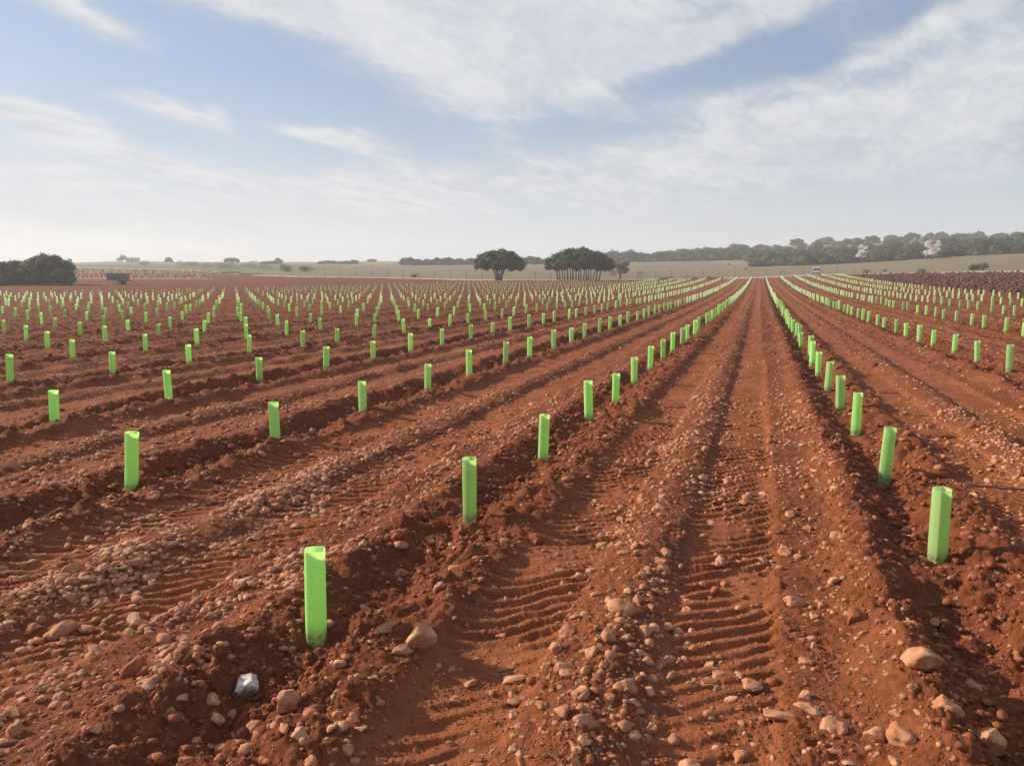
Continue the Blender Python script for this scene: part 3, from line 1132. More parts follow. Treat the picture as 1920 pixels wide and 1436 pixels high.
    # scatter
    def scatter(n, d0, d1, smin, smax, power, bias, half=R(37)):
        out = []
        while len(out) < n:
            m = n * 10
            d = np.sqrt(rs.uniform(d0 ** 2, d1 ** 2, m)) if d1 < 14 else np.exp(rs.uniform(math.log(d0), math.log(d1), m))
            a = rs.uniform(-half, half, m)
            x, y = d * np.sin(a), d * np.cos(a)
            ok = zones(x, y) == 0
            x, y = x[ok], y[ok]
            h, tr, ro, st = relief(x, y, True)
            clump = sstep(-.25, .35, pn(x / .5, y / .5, 50)) + .15
            left = 1 + 2.5 * sstep(-.3, -2.0, x) * sstep(9, 5, np.hypot(x, y))
            pr = .4 * (st * bias + (1 - bias) * .5) * clump * (1 - .55 * ro) * left
            keep = rs.rand(len(x)) < np.clip(pr, 0, 1)
            x, y, h = x[keep], y[keep], h[keep]
            u = rs.rand(len(x))
            s = smin * (1 + u * ((smax / smin) ** (-power) - 1)) ** (-1 / power)
            out += list(zip(x, y, s))
        return out[:n]
    med = scatter(3600, 2.3, 12, .016, .052, 1.7, .55)
    med = [q for q in med if all((q[0] - t[0]) ** 2 + (q[1] - t[1]) ** 2 > (q[2] + t[2]) ** 2 for t in taken)]
    med.sort(key=lambda q: -q[2] / math.hypot(q[0], q[1]))
    ind, rest = med[:260], med[260:]
    zi = ground_z([q[0] for q in ind], [q[1] for q in ind])
    ranks = {}
    for (x, y, s), z in sorted(zip(ind, zi), key=lambda q: -q[0][2]):
        X, Y = to_row(x, y)
        ln = math.floor((X - ROW_X0) / ROW_S)
        u = (X - ROW_X0) - ln * ROW_S
        place = ('beside the left tubes' if u < .5 else 'in the left wheel track' if u < 1.1 else 'on the stony strip' if u < 1.55 else
                 'in the right wheel track' if u < 2.1 else 'on the flat' if u < 2.6 else 'on the right bank')
        lname = 'tractor lane' if ln == 0 else ('' if abs(ln) == 1 else ordinal(abs(ln)) + ' ') + ('lane left of it' if ln < 0 else 'lane right of it')
        j = int(round((Y - VINE_Y0) / VINE_D)) + 1
        near_ = 'before the first tubes' if j < 1 else 'near the %s tubes' % ordinal(j)
        key = (place, lname, near_)
        ranks[key] = ranks.get(key, 0) + 1
        c = ranks[key]
        if ln != 0:
            lname = ('' if abs(ln) == 1 else ordinal(abs(ln)) + ' ') + ('left neighbour lane' if ln < 0 else 'right neighbour lane')
        lab = '%s stone %s, %s, %s' % ('largest' if c == 1 else ordinal(c) + ' largest', place, lname, near_)
        o = link('stone', big[rs.randint(12)])
        fl = rs.uniform(.6, 1.1)
        o.location = (x, y, z + s * fl * .08)
        o.scale = (s * rs.uniform(.85, 1.2), s * rs.uniform(.8, 1.1), s * fl)
        o.rotation_euler = (rs.uniform(-.4, .4), rs.uniform(-.4, .4), rs.uniform(0, 6.3))
        tag(o, lab, 'stone', 'loose stones on the foreground soil')

    def mass(nm, pts, base, T, mt, lab, cat, sink=.06, rough=.2, nv=14, zmul=1.0):
        shapes = [stone_shape(base, 300 + i, rough, 5) for i in range(nv)]
        pts = np.array(pts)
        z0 = ground_z(pts[:, 0], pts[:, 1])
        n, kv = len(pts), len(base)
        idx = rs.randint(0, nv, n)
        S = np.array(shapes)[idx]                            # n,kv,3
        a = rs.uniform(0, 6.283, n)
        tl = rs.normal(0, .3, n)
        S = S * (pts[:, 2][:, None, None]) * rs.uniform(.75, 1.25, (n, 1, 3)) * np.array([1, 1, zmul])
        ct, st_ = np.cos(tl)[:, None], np.sin(tl)[:, None]
        yy, zz = S[:, :, 1] * ct - S[:, :, 2] * st_, S[:, :, 1] * st_ + S[:, :, 2] * ct
        ca, sa = np.cos(a)[:, None], np.sin(a)[:, None]
        xx = S[:, :, 0]
        X = xx * ca - yy * sa + pts[:, 0][:, None]
        Y = xx * sa + yy * ca + pts[:, 1][:, None]
        Z = zz + (z0 + pts[:, 2] * sink)[:, None]
        V = np.stack([X, Y, Z], 2).reshape(-1, 3)
        Q = (T[None] + (np.arange(n) * kv)[:, None, None]).reshape(-1, 3)
        o = link(nm, mesh_np(nm, V, Q), M[mt])
        tag(o, lab, cat, None, 'stuff')

    extra = [q for q in scatter(2600, 2.4, 7.0, .017, .045, 1.6, .5) if q[0] < -.7 or abs(q[0] - .55) < .35][:900]
    mass('smaller_stones', rest + extra + scatter(2200, 2.3, 9, .010, .030, 1.5, .45), V2, T2, 'pebble', 'countless smaller tan stones scattered over the red soil', 'stones')
    small = scatter(6500, 2.2, 9.5, .005, .018, 1.4, .55) + scatter(5200, 6, 45, .018, .055, 1.8, .9) + scatter(900, 30, 75, .05, .09, 2, .95)
    mass('pebbles', small, V1, T1, 'pebble', 'pebbles and gravel sprinkled over the worked soil', 'pebbles')

    # crumbs of soil, thickest along the furrow banks
    def clods(n, d0, d1, smin, smax):
        out = []
        while len(out) < n:
            m = n * 5
            d = np.sqrt(rs.uniform(d0 ** 2, d1 ** 2, m))
            a = rs.uniform(-R(37), R(37), m)
            x, y = d * np.sin(a), d * np.cos(a)
            ok = zones(x, y) == 0
            x, y = x[ok], y[ok]
            h, tr, ro, st = relief(x, y, True)
            pr = (.10 + .9 * ro) * (1 - .8 * np.clip(tr, 0, 1)) * (sstep(-.3, .3, pn(x / .4, y / .4, 55)) + .1)
            keep = rs.rand(len(x)) < pr
            u = rs.rand(keep.sum())
            s = smin * (1 + u * ((smax / smin) ** -1.6 - 1)) ** (-1 / 1.6)
            out += list(zip(x[keep], y[keep], s))
        return out[:n]
    mass('soil_crumbs', clods(8000, 2.2, 9, .007, .045) + clods(4000, 7, 35, .025, .08), V1, T1, 'clod', 'crumbs and clods of loose red soil along the furrow banks', 'soil clods', .15, .4)
    VO = np.array([[1, 0, 0], [-1, 0, 0], [0, 1, 0], [0, -1, 0], [0, 0, 1], [0, 0, -1.]])
    TO = np.array([[0, 2, 4], [2, 1, 4], [1, 3, 4], [3, 0, 4], [2, 0, 5], [1, 2, 5], [3, 1, 5], [0, 3, 5]])
    d = 2.2 + 5.5 * rs.rand(30000) ** 1.3
    a = rs.uniform(-R(37), R(37), 30000)
    x, y = d * np.sin(a), d * np.cos(a)
    keep = rs.rand(30000) < .15 + .85 * sstep(-.2, .3, pn(x / .3, y / .3, 56))
    x, y = x[keep], y[keep]
    mass('soil_grains', list(zip(x, y, rs.uniform(.004, .011, len(x)))), VO, TO, 'clod', 'fine grains of loose red soil over the foreground', 'soil grains', .1, .3)
    # clods of the ploughed field on the right
    m = 60000
    x, y = rs.uniform(20, 130, m), rs.uniform(35, 190, m)
    ok = (zones(x, y) == 1) & (np.abs(np.arctan2(x, y)) < R(38))
    x, y = x[ok][:5200], y[ok][:5200]
    mass('ploughed_clods', list(zip(x, y, rs.uniform(.10, .32, len(x)))), V1, T1, 'plough', 'big dark clods heaped over the rough ploughed field', 'soil clods', .25, .4)
    # dry twigs
    for q, (a, b_, L, ang, lab) in enumerate([(1345, 1108, .14, 1.2, 'thin pale twig standing in the ladder-like tyre print'),
                                         (1318, 1272, .22, .7, 'dark dry twig lying across the right wheel track'),
                                         (1340, 1288, .10, -.6, 'short pale root beside the dark dry twig'),
                                         (870, 1222, .12, .2, 'short dry stalk beside the large round stones'),
                                         (1060, 1000, .20, .5, 'thin dry stalk beside the soil-coloured lump')]):
        x, y = pix(a, b_)
        z = gz(x, y) + .012
        dx, dy = math.cos(ang) * L / 2, math.sin(ang) * L / 2
        mb = MB()
        pts = [(-dx, -dy, 0), (-dx * .3, -dy * .2, .012), (dx * .4, dy * .5, .008), (dx, dy, .02)]
        mb.tube(pts, [.003, .0025, .002, .001], 5)
        mb.tube([(-dx * .3, -dy * .2, .012), (dx * .1, -dy * .6, .03)], [.0025, .001], 4)
        o = mb.build('twig', M['twig'], None, True)
        o.location = (x, y, z)
        tag(o, lab, 'twig')


build_stones()

# ------------------------------------------------------------------ trees and shrubs
def leaf_cloud(rs, lobes, n, size, core=0.72, flat=0.6, inner=True):
    lobes = np.array(lobes, float)
    wts = (lobes[:, 3] * lobes[:, 4] + lobes[:, 4] * lobes[:, 5])
    li = rs.choice(len(lobes), n, p=wts / wts.sum())
    d = rs.randn(n, 3)
    d /= np.linalg.norm(d, axis=1)[:, None]
    rad = core + (1.06 - core) * rs.rand(n) ** .6
    rad *= 1 + .10 * rs.randn(n)
    L = lobes[li]
    p = L[:, :3] + d * L[:, 3:] * rad[:, None]
    nrm = d + rs.randn(n, 3) * .55
    nrm /= np.linalg.norm(nrm, axis=1)[:, None]
    t = np.cross(nrm, rs.randn(n, 3))
    t /= np.linalg.norm(t, axis=1)[:, None]
    bt = np.cross(nrm, t)
    s = size * rs.uniform(.6, 1.35, n)
    t *= s[:, None]
    bt *= (s * flat)[:, None]
    V = np.stack([p - t, p + bt, p + t, p - bt], 1).reshape(-1, 3)
    Q = np.arange(4 * n).reshape(-1, 4)
    T = np.concatenate([Q[:, [0, 1, 2]], Q[:, [0, 2, 3]]])
    if inner:
        V0, T0 = ico(2)
        VV, TT = [V], [T]
        b = len(V)
        for l in lobes:
            v = V0 * l[3:] * (core + .10) * (1 + .10 * pn(V0[:, 0] * 2 + l[0], V0[:, 1] * 2 + V0[:, 2] + l[1], 60))[:, None] + l[:3]
            VV.append(v)
            TT.append(T0 + b)
            b += len(v)
        V, T = np.concatenate(VV), np.concatenate(TT)
    return V, T


def oak_lobes(rs, w, h, base, n):
    """a low domed crown: w wide, from base up to h"""
    out = []
    for i in range(n):
        a = rs.uniform(0, 6.283)
        rr_ = math.sqrt(rs.rand()) * .62
        fx, fy = rr_ * math.cos(a), rr_ * math.sin(a)
        top = math.sqrt(max(0, 1 - (fx * fx + fy * fy))) 
        lr = w * .5 * rs.uniform(.26, .40)
        cz = base + (h - base) * (.12 + .60 * top * rs.uniform(.75, 1))
        out.append((fx * w / 2, fy * w / 2, min(cz, h - lr * .62), lr, lr, lr * rs.uniform(.65, .85)))
    out.append((0, 0, base + (h - base) * .55, w * .36, w * .36, (h - base) * .42))
    return out


def dome_lobes(rs, rx, ry, z0, rz, n, lr, low=-.12):
    """one dome-shaped crown with many small foliage clumps over its surface"""
    out = []
    for i in range(n):
        zz = low + (1 - low) * (i + .5) / n
        q = math.sqrt(max(0, 1 - zz * zz))
        a = i * 2.39996 + rs.uniform(-.3, .3)
        k = rs.uniform(.76, .92)
        l = lr * rs.uniform(.75, 1.25)
        out.append((rx * q * math.cos(a) * k, ry * q * math.sin(a) * k, z0 + rz * zz * k, l, l, l * .8))
    out.append((0, 0, z0 + rz * .32, rx * .70, ry * .70, rz * .45))
    return out


def dome_mesh(seed, rx, ry, z0, rz, n, lr, leaves, size, mat, low=-.12):
    rs = np.random.RandomState(seed)
    V, T = leaf_cloud(rs, dome_lobes(rs, rx, ry, z0, rz, n, lr, low), leaves, size)
    me = mesh_np('crown', V, T, False)
    me.materials.append(mat)
    return me


def crown_mesh(name, seed, w, h, base, lobes, n, size, mat, **kw):
    rs = np.random.RandomState(seed)
    V, T = leaf_cloud(rs, oak_lobes(rs, w, h, base, lobes), n, size, **kw)
    me = mesh_np(name, V, T, False)
    me.materials.append(mat)
    return me


def stems(seed, n, spread, h, top_spread, r0):
    """separate stems leaving the ground close together"""
    rd = random.Random(seed)
    out = []
    for i in range(n):
        fx = (i + .5) / n * 2 - 1
        x0 = fx * spread + rd.uniform(-.12, .12)
        y0 = rd.uniform(-.35, .35)
        x1 = fx * top_spread + rd.uniform(-.3, .3)
        y1 = y0 + rd.uniform(-1.0, 1.0)
        mb = MB()
        pts = [(x0, y0, -.2), (x0 * .92 + x1 * .08, y0, h * .25), (x0 * .6 + x1 * .4 + rd.uniform(-.12, .12), y0 * .5 + y1 * .5, h * .6), (x1, y1, h)]
        rr_ = r0 * rd.uniform(.7, 1.2)
        mb.tube(pts, [rr_ * 1.35, rr_, rr_ * .75, rr_ * .5], 7)
        # a side limb
        bx = pts[2]
        mb.tube([bx, (bx[0] + rd.uniform(-1, 1), bx[1] + rd.uniform(-.8, .8), h * .95)], [rr_ * .5, rr_ * .3], 5)
        out.append(mb)
    return out


def tree(px_, dep, crown_me, trunk_mbs, label, cat='tree', name='holm_oak', group=None, rz=0.0, sc_=(1, 1, 1), sink=.1):
    x, y = at(px_, dep)
    o = empty(name, (x, y, gz(x, y) - sink), rz)
    o.scale = sc_
    link('crown', crown_me, None, o)
    for t in trunk_mbs:
        if isinstance(t, bpy.types.Mesh):
            link('trunk', t, M['bark'], o)
        else:
            t.build('trunk', M['bark'], o, True)
    tag(o, label, cat, group)
    return o


def build_trees():
    rs = np.random.RandomState(8)
    # the lone many-stemmed oak in the middle
    D1 = 163
    cw = dome_mesh(1, 5.1, 4.6, 3.05, 3.2, 60, .95, 6500, .2, M['oak'], -.16)
    tree(936, D1, cw, stems(1, 8, .6, 4.0, 2.7, .13), 'domed holm oak with several stems, standing alone in the middle')
    # the long clump right of it
    me = dome_mesh(2, 7.5, 4.6, 3.05, 3.25, 95, 1.05, 9000, .2, M['oak'], -.16)
    tree(1083, 166, me, stems(2, 17, 4.6, 3.7, 5.6, .15), 'broad clump of holm oak with a row of many bare stems')
    # grove at the left edge
    g1 = dome_mesh(3, 4.2, 4.0, 1.6, 3.4, 50, 1.0, 4800, .2, M['oak'], -.38)
    g2 = dome_mesh(4, 4.0, 3.8, 1.1, 2.7, 44, 1.0, 4200, .2, M['oak'], -.35)
    tree(95, 132, g1, stems(4, 4, .6, 1.8, 1.6, .15), 'tallest dark holm oak of the grove at the left edge')
    tree(42, 138, g2, stems(5, 3, .5, 1.8, 1.4, .13), 'lower dark holm oak beside the tallest of the left grove')
    tree(-8, 130, g2, stems(6, 3, .5, 1.8, 1.4, .13), 'dark holm oak cut off by the left edge of the grove', rz=2.0)
    tree(66, 150, g2, stems(7, 2, .5, 1.8, 1.4, .13), 'dark holm oak behind the gap in the left grove', rz=4.0, sc_=(.9, .9, 1.05))
    tree(122, 128, crown_mesh('crown', 5, 3.2, 2.9, .6, 9, 1100, .2, M['oak']), stems(8, 3, .3, 1.4, .8, .09), 'small leaning oak at the right end of the left grove')
    tree(-70, 140, g1, stems(9, 3, .5, 1.8, 1.4, .13), 'dark holm oak outside the left end of the grove', rz=1.0)

    # shared crowns for the far trees
    far_c = [dome_mesh(20 + i, 3.75, 3.6, 1.9, 3.0 + .3 * (i % 2), 22, 1.1, 1000, .34, M['oak_hill'], -.45) for i in range(4)]
    ft = MB()
    ft.tube([(0, 0, -.3), (.1, 0, 1.0), (0, .1, 2.4)], [.3, .22, .14], 6)
    far_t = ft.mesh('trunk', True)
    # line of oaks beyond the stubble field
    line = [(768, 415, 9.0, 1.0, 'first and tallest of the oaks in the far line left of the lone oak'),
            (784, 425, 8, .75, 'low oak right of the tallest in the far tree line'),
            (806, 418, 8.5, .8, 'third oak from the left in the far tree line'),
            (823, 424, 7.5, .92, 'fourth oak from the left in the far tree line'),
            (840, 412, 8.5, 1.0, 'round-topped fifth oak in the far tree line'),
            (862, 430, 9, .8, 'wide low sixth oak in the far tree line'),
            (884, 420, 9, .9, 'last oak of the far line, beside the lone oak'),
            (997, 420, 10, 1.0, 'round oak seen between the lone oak and the broad clump'),
            (1013, 440, 8, .7, 'low oak just left of the broad clump')]
    for i, (p, d, w, hs, lab) in enumerate(line):
        tree(p, d, far_c[i % 4], [far_t], lab, rz=i * 1.3, sc_=(w / 7.5, w / 7.5, hs * .85), sink=.3)
    # bushes dotted on the left skyline
    for i, (p, d, w, hs, lab) in enumerate([
            (324, 545, 5.0, .85, 'small round tree alone on the left skyline right of the white house'),
            (440, 540, 10, .75, 'low wide bush on the skyline left of centre'),
            (527, 560, 5.5, .85, 'single small round tree on the skyline above the grey shrubs'),
            (141, 520, 2.2, .7, 'tiny dark tree on the skyline right of the left grove'),
            (668, 560, 7, .45, 'low dark bush on the skyline left of the far tree line'),
            (700, 570, 7, .45, 'second low dark bush on the skyline left of the far tree line'),
            (512, 470, 12, .45, 'flat dark scrub patch below the single round skyline tree'),
            (620, 480, 14, .5, 'long flat scrub patch left of the far tree line'),
            (655, 470, 13, .5, 'flat scrub patch joining the far tree line')]):
        tree(p, d, far_c[i % 4], [far_t], lab, rz=i * 2.1, sc_=(w / 7.5, w / 7.5, hs * .85), sink=.3, name='holm_oak' if hs > .6 else 'shrub', cat='tree' if hs > .6 else 'shrub')

    # ridge of the right hill: trees that stand out one by one against the sky
    ridge = [1152, 1178, 1262, 1300, 1345, 1386, 1420, 1486, 1533, 1580, 1596, 1625, 1661, 1698, 1731, 1752, 1786, 1822, 1858, 1891, 1916]
    for i, p in enumerate(ridge):
        d = 585 + 30 * math.sin(i * 2.7)
        w = [11, 8, 10, 12, 13, 11, 10, 10, 12, 8, 7, 10, 11, 11, 7, 9, 12, 8, 10, 11, 10][i]
        hs = [.8, .7, .7, .75, .8, .85, .7, 1.05, 1.05, .85, .9, 1.1, 1.0, 1.15, 1.1, 1.1, .95, 1.2, .9, 1.0, .9][i]
        tree(p, d, far_c[i % 4], [far_t], 'dark oak on the wooded hill skyline, %s from its lower end' % ordinal(i + 1),
             group='oaks on the skyline of the hill', rz=i * 1.7, sc_=(w / 7.5, w / 7.5, hs * .95), sink=.4)
    # the wood on the slope reads as one mass
    VV, TT, b = [], [], 0
    cnt = 0
    tries = 0
    pts = []
    while cnt < 760 and tries < 20000:
        tries += 1
        p = rs.uniform(1140, 2120)
        lo = float(np.interp(p, [1100, 1145, 1330, 1395, 1410, 1500, 1650, 1920, 2600], [560, 430, 405, 400, 300, 292, 284, 257, 242]))
        f = rs.rand() ** 1.5
        d = lo + 4 + f * (585 - lo)
        dens = 1.0 if d < lo + 120 else .14
        if rs.rand() > dens:
            continue
        x, y = at(p, d)
        if any((x - q[0]) ** 2 + (y - q[1]) ** 2 < 14 for q in pts):
            continue
        pts.append((x, y))
        w = rs.uniform(5, 9.5) * (1 if rs.rand() < .85 else 1.3)
        h = w * rs.uniform(.45, .66)
        if d < lo + 12:
            h *= .85
        z = gz(x, y) - .6
        nl = int(190 if d < lo + 60 else 120)
        lobes = oak_lobes(rs, w, h, .1, 6)
        v, t = leaf_cloud(rs, lobes, nl, .6, inner=False)
        V0, T0 = ico(2)
        core = V0 * np.array([w * .36, w * .36, h * .42]) * (1 + .14 * pn(V0[:, 0] * 2 + cnt, V0[:, 1] * 2 + V0[:, 2], 61))[:, None] + np.array([0, 0, h * .45])
        t = np.concatenate([t, T0 + len(v)])
        v = np.concatenate([v, core])
        VV.append(v + np.array([x, y, z]))
        TT.append(t + b)
        b += len(v)
        cnt += 1
    me = mesh_np('hill_wood', np.concatenate(VV), np.concatenate(TT), False)
    o = link('hill_wood', me, M['oak_hill'])
    tag(o, 'dense grey green oak wood covering the slope of the hill', 'wood', None, 'stuff')

    # flowering almond trees at the foot of the wood
    def almond(px_, dep, w, h, n, mat, label, seed):
        r_ = np.random.RandomState(seed)
        lobes = [(rs_x, rs_y, rs_z, q, q, q * .8) for rs_x, rs_y, rs_z, q in
                 [(r_.uniform(-.5, .5) * w * .7, r_.uniform(-.3, .3) * w, h * r_.uniform(.36, .95), w * r_.uniform(.10, .20)) for _ in range(18)]]
        V, T = leaf_cloud(r_, lobes, n, .2, core=.3, inner=False)
        me_ = mesh_np('crown', V, T, False)
        me_.materials.append(mat)
        mb = MB()
        mb.tube([(0, 0, -.2), (.15, 0, h * .2), (.05, .1, h * .42)], [.22, .17, .12], 6)
        for l in lobes:
            mb.tube([(.05, .1, h * .36), (l[0] * .5, l[1] * .5, h * .5), (l[0], l[1], l[2])], [.08, .06, .03], 4)
        return tree(px_, dep, me_, [mb], label, name='almond_tree')
    almond(1738, 264, 6.2, 6.6, 1500, M['blossom'], 'white blossoming almond tree, the brighter one at the foot of the wood', 1)
    almond(1607, 277, 4.6, 6.4, 800, M['blossom'], 'paler slim blossoming almond tree left of the brighter one', 2)
    almond(237, 520, 8.0, 5.0, 1800, M['blossom_pink'], 'pinkish bare round tree beside the white house on the skyline', 3)
    almond(1160, 172, 4.6, 3.9, 1500, M['shrub_pale'], 'pale leafless bush leaning against the right end of the broad clump', 4)

    def shrub(px_, dep, w, h, mat, label, seed, n=700):
        r_ = np.random.RandomState(seed)
        lobes = [(r_.uniform(-.36, .36) * w, r_.uniform(-.3, .3) * w, h * r_.uniform(.3, .6), w * r_.uniform(.16, .28), w * .2, h * r_.uniform(.3, .42)) for _ in range(8)]
        V, T = leaf_cloud(r_, lobes, n, min(.16, w * .05), core=.45, inner=False)
        x, y = at(px_, dep)
        o_ = empty('shrub', (x, y, gz(x, y) - .08))
        me_ = mesh_np('foliage', V, T, False)
        me_.materials.append(mat)
        link('foliage', me_, None, o_)
        mb = MB()
        for _ in range(5):
            mb.tube([(r_.uniform(-.1, .1) * w, 0, 0), (r_.uniform(-.3, .3) * w, r_.uniform(-.2, .2) * w, h * .6)], [.03, .012], 4)
        mb.build('stem', M['bark'], o_)
        return tag(o_, label, 'shrub')
    shrub(541, 262, 4.2, 3.1, M['shrub'], 'taller grey green shrub left of the pair by the dirt road', 1)
    shrub(577, 264, 6.6, 2.5, M['shrub'], 'wider grey green shrub right of the pair by the dirt road', 2)
    shrub(778, 192, 1.7, 1.2, M['shrub'], 'small dark shrub at the fence left of the lone oak', 3, 400)
    shrub(1825, 158, 3.4, 1.6, M['shrub'], 'green bush on the slope below the blossoming tree, near the right edge', 4)
    shrub(1722, 168, 2.2, .9, M['shrub_yellow'], 'low yellowish shrub at the road right of the van', 5, 400)
    shrub(1652, 184, 1.2, .9, M['shrub'], 'tiny shrub at the road between the van and the yellowish shrub', 6, 300)
    shrub(1618, 186, 2.0, 1.3, M['shrub_yellow'], 'pale yellow thin shrub beside the road right of the van', 7, 260)
    shrub(1395, 250, 1.6, 1.8, M['shrub_yellow'], 'thin yellowish shrub on the stubble left of the wood edge', 8, 220)
    shrub(1363, 330, 1.5, .9, M['shrub'], 'single dark low bush alone on the upper stubble field', 9, 250)
    for i, (p, d, w) in enumerate([(420, 300, 9), (455, 310, 10), (385, 330, 9), (490, 300, 8), (350, 345, 8), (280, 360, 7)]):
        shrub(p, d, w * 1.3, 3.2, M['shrub'], 'loose grey scrub patch on the green field, %s from the white house' % ordinal(6 - [3, 4, 2, 5, 1, 0][i]), 20 + i, 500)
    # weedy verge patches along the end of the rows
    for i, (p, off, w) in enumerate([(1300, -6, 6), (1250, -5, 5), (1335, -7, 4), (470, -3, 8), (430, -4, 7)]):
        shrub(p, float(road_d(p)) + off, w, .7, M['shrub_yellow'] if i < 3 else M['shrub'],
              ['low dry weeds at the row ends right of the pale bush', 'dry weeds at the row ends just right of the broad clump', 'dry weeds at the ends of the rows left of the lane',
               'low dark weeds along the verge left of the grey shrubs', 'dark weeds at the left start of the dirt road'][i], 40 + i, 400)
    # old bush vines on the orange soil
    vm = []
    for s in range(3):
        r_ = np.random.RandomState(70 + s)
        mb = MB()
        mb.tube([(0, 0, -.1), (.04, 0, .3), (0, .03, .5)], [.09, .07, .09], 6)
        for q in range(9):
            a = q * .7 + r_.uniform(-.3, .3)
            l = r_.uniform(.3, .55)
            mb.tube([(0, 0, .45), (math.cos(a) * l * .6, math.sin(a) * l * .6, .7), (math.cos(a) * l, math.sin(a) * l, r_.uniform(.75, 1.05))], [.05, .035, .02], 4)
        me_ = mb.mesh('bush_vine', False)
        me_.materials.append(M['vine'])
        vm.append(me_)
    n = 0
    row_n = 0
    for d in np.arange(182, 260, 4.6):
        row_n += 1
        col_n = 0
        for p in np.arange(100, 405, 15.5):
            pp = p + (d - 182) * .35 * 2.1 % 15 + rs.uniform(-2, 2)
            dd = d + rs.uniform(-.5, .5)
            x, y = at(pp, dd)
            if zones(np.array([x]), np.array([y]))[0] != 4 or rs.rand() < .12:
                continue
            col_n += 1
            o_ = link('bush_vine', vm[n % 3])
            o_.location = (x, y, gz(x, y))
            o_.rotation_euler = (0, 0, rs.uniform(0, 6))
            q = rs.uniform(.6, .95)
            o_.scale = (q, q, q * .9)
            tag(o_, 'dark bush vine on the orange field, %s from the left, %s row from the front' % (ordinal(col_n), ordinal(row_n)), 'vine', 'old bush vines on the orange field')
            n += 1


build_trees()

# ------------------------------------------------------------------ van on the road
def build_van():
    x, y = at(1525, 188)
    z = gz(x, y)
    o = empty('parked_van', (x, y, z), -0.37)
    L, Wd = 4.3, 1.72
    # side profile, rear at y = 0, front at y = L
    prof = [(0.02, .34), (0.0, .75), (.06, 1.02), (.20, 1.70), (.34, 1.80), (2.0, 1.84), (2.75, 1.76), (3.45, 1.10), (4.15, .92), (4.3, .62), (4.26, .32)]
    mb = MB()
    vs_, fs_ = [], []
    n = len(prof)
    for s in (-1, 1):
        for (yy, zz) in prof:
            inset = .0 if zz < 1.05 else (zz - 1.05) * .16
            vs_.append((s * (Wd / 2 - inset), yy, zz))
    for i in range(n):
        j = (i + 1) % n
        fs_.append((i, j, n + j, n + i))
    fs_ += [tuple(range(n - 1, -1, -1)), tuple(range(n, 2 * n))]
    mb.add(vs_, fs_)
    body = mb.build('body', M['van'], o, False, .05)
    # rear window, set proud of the tilted tailgate
    def rear(xa, xb, za, zb, off=.02):
        f = lambda zz: np.interp(zz, [.34, .75, 1.02, 1.70], [.02, 0, .06, .20]) - off
        m2 = MB()
        v = [(xa, f(za), za), (xb, f(za), za), (xb, f(zb), zb), (xa, f(zb), zb)]
        v2 = [(a, b_ + .03, c) for a, b_, c in v]
        m2.add(v + v2, [(0, 1, 2, 3), (7, 6, 5, 4), (0, 4, 5, 1), (1, 5, 6, 2), (2, 6, 7, 3), (3, 7, 4, 0)])
        return m2
    rear(-.62, -.03, 1.10, 1.60).build('rear_window', M['glass'], o)
    rear(.03, .62, 1.10, 1.60).build('rear_window', M['glass'], o)
    rear(-.26, .26, .62, .74).build('number_plate', M['plate'], o)
    rear(-.80, -.66, .80, 1.25, .03).build('rear_light', M['red_lens'], o)
    rear(.66, .80, .80, 1.25, .03).build('rear_light', M['red_lens'], o)
    MB().box(-.84, .84, -.09, .05, .32, .54).build('bumper', M['plastic'], o, False, .03)
    for s in (-1, 1):
        for yy in (.80, 3.40):
            w = MB().wheel(s * .70 - .10, s * .70 + .10, yy, .31, .31).build('wheel', M['rubber'], o)
            MB().wheel(s * .80 - .012, s * .80 + .012, yy, .31, .18, 12).build('rim', M['metal'], w)
        MB().box(s * .805 - .012, s * .805 + .012, .5, 2.0, 1.12, 1.52).build('side_window', M['glass'], o)
        MB().box(s * .97 - .09, s * .97 + .09, 2.85, 2.95, 1.0, 1.2).build('mirror', M['plastic'], o, False, .02)
    tag(o, 'light coloured small van seen from behind on the dirt road', 'van')


build_van()


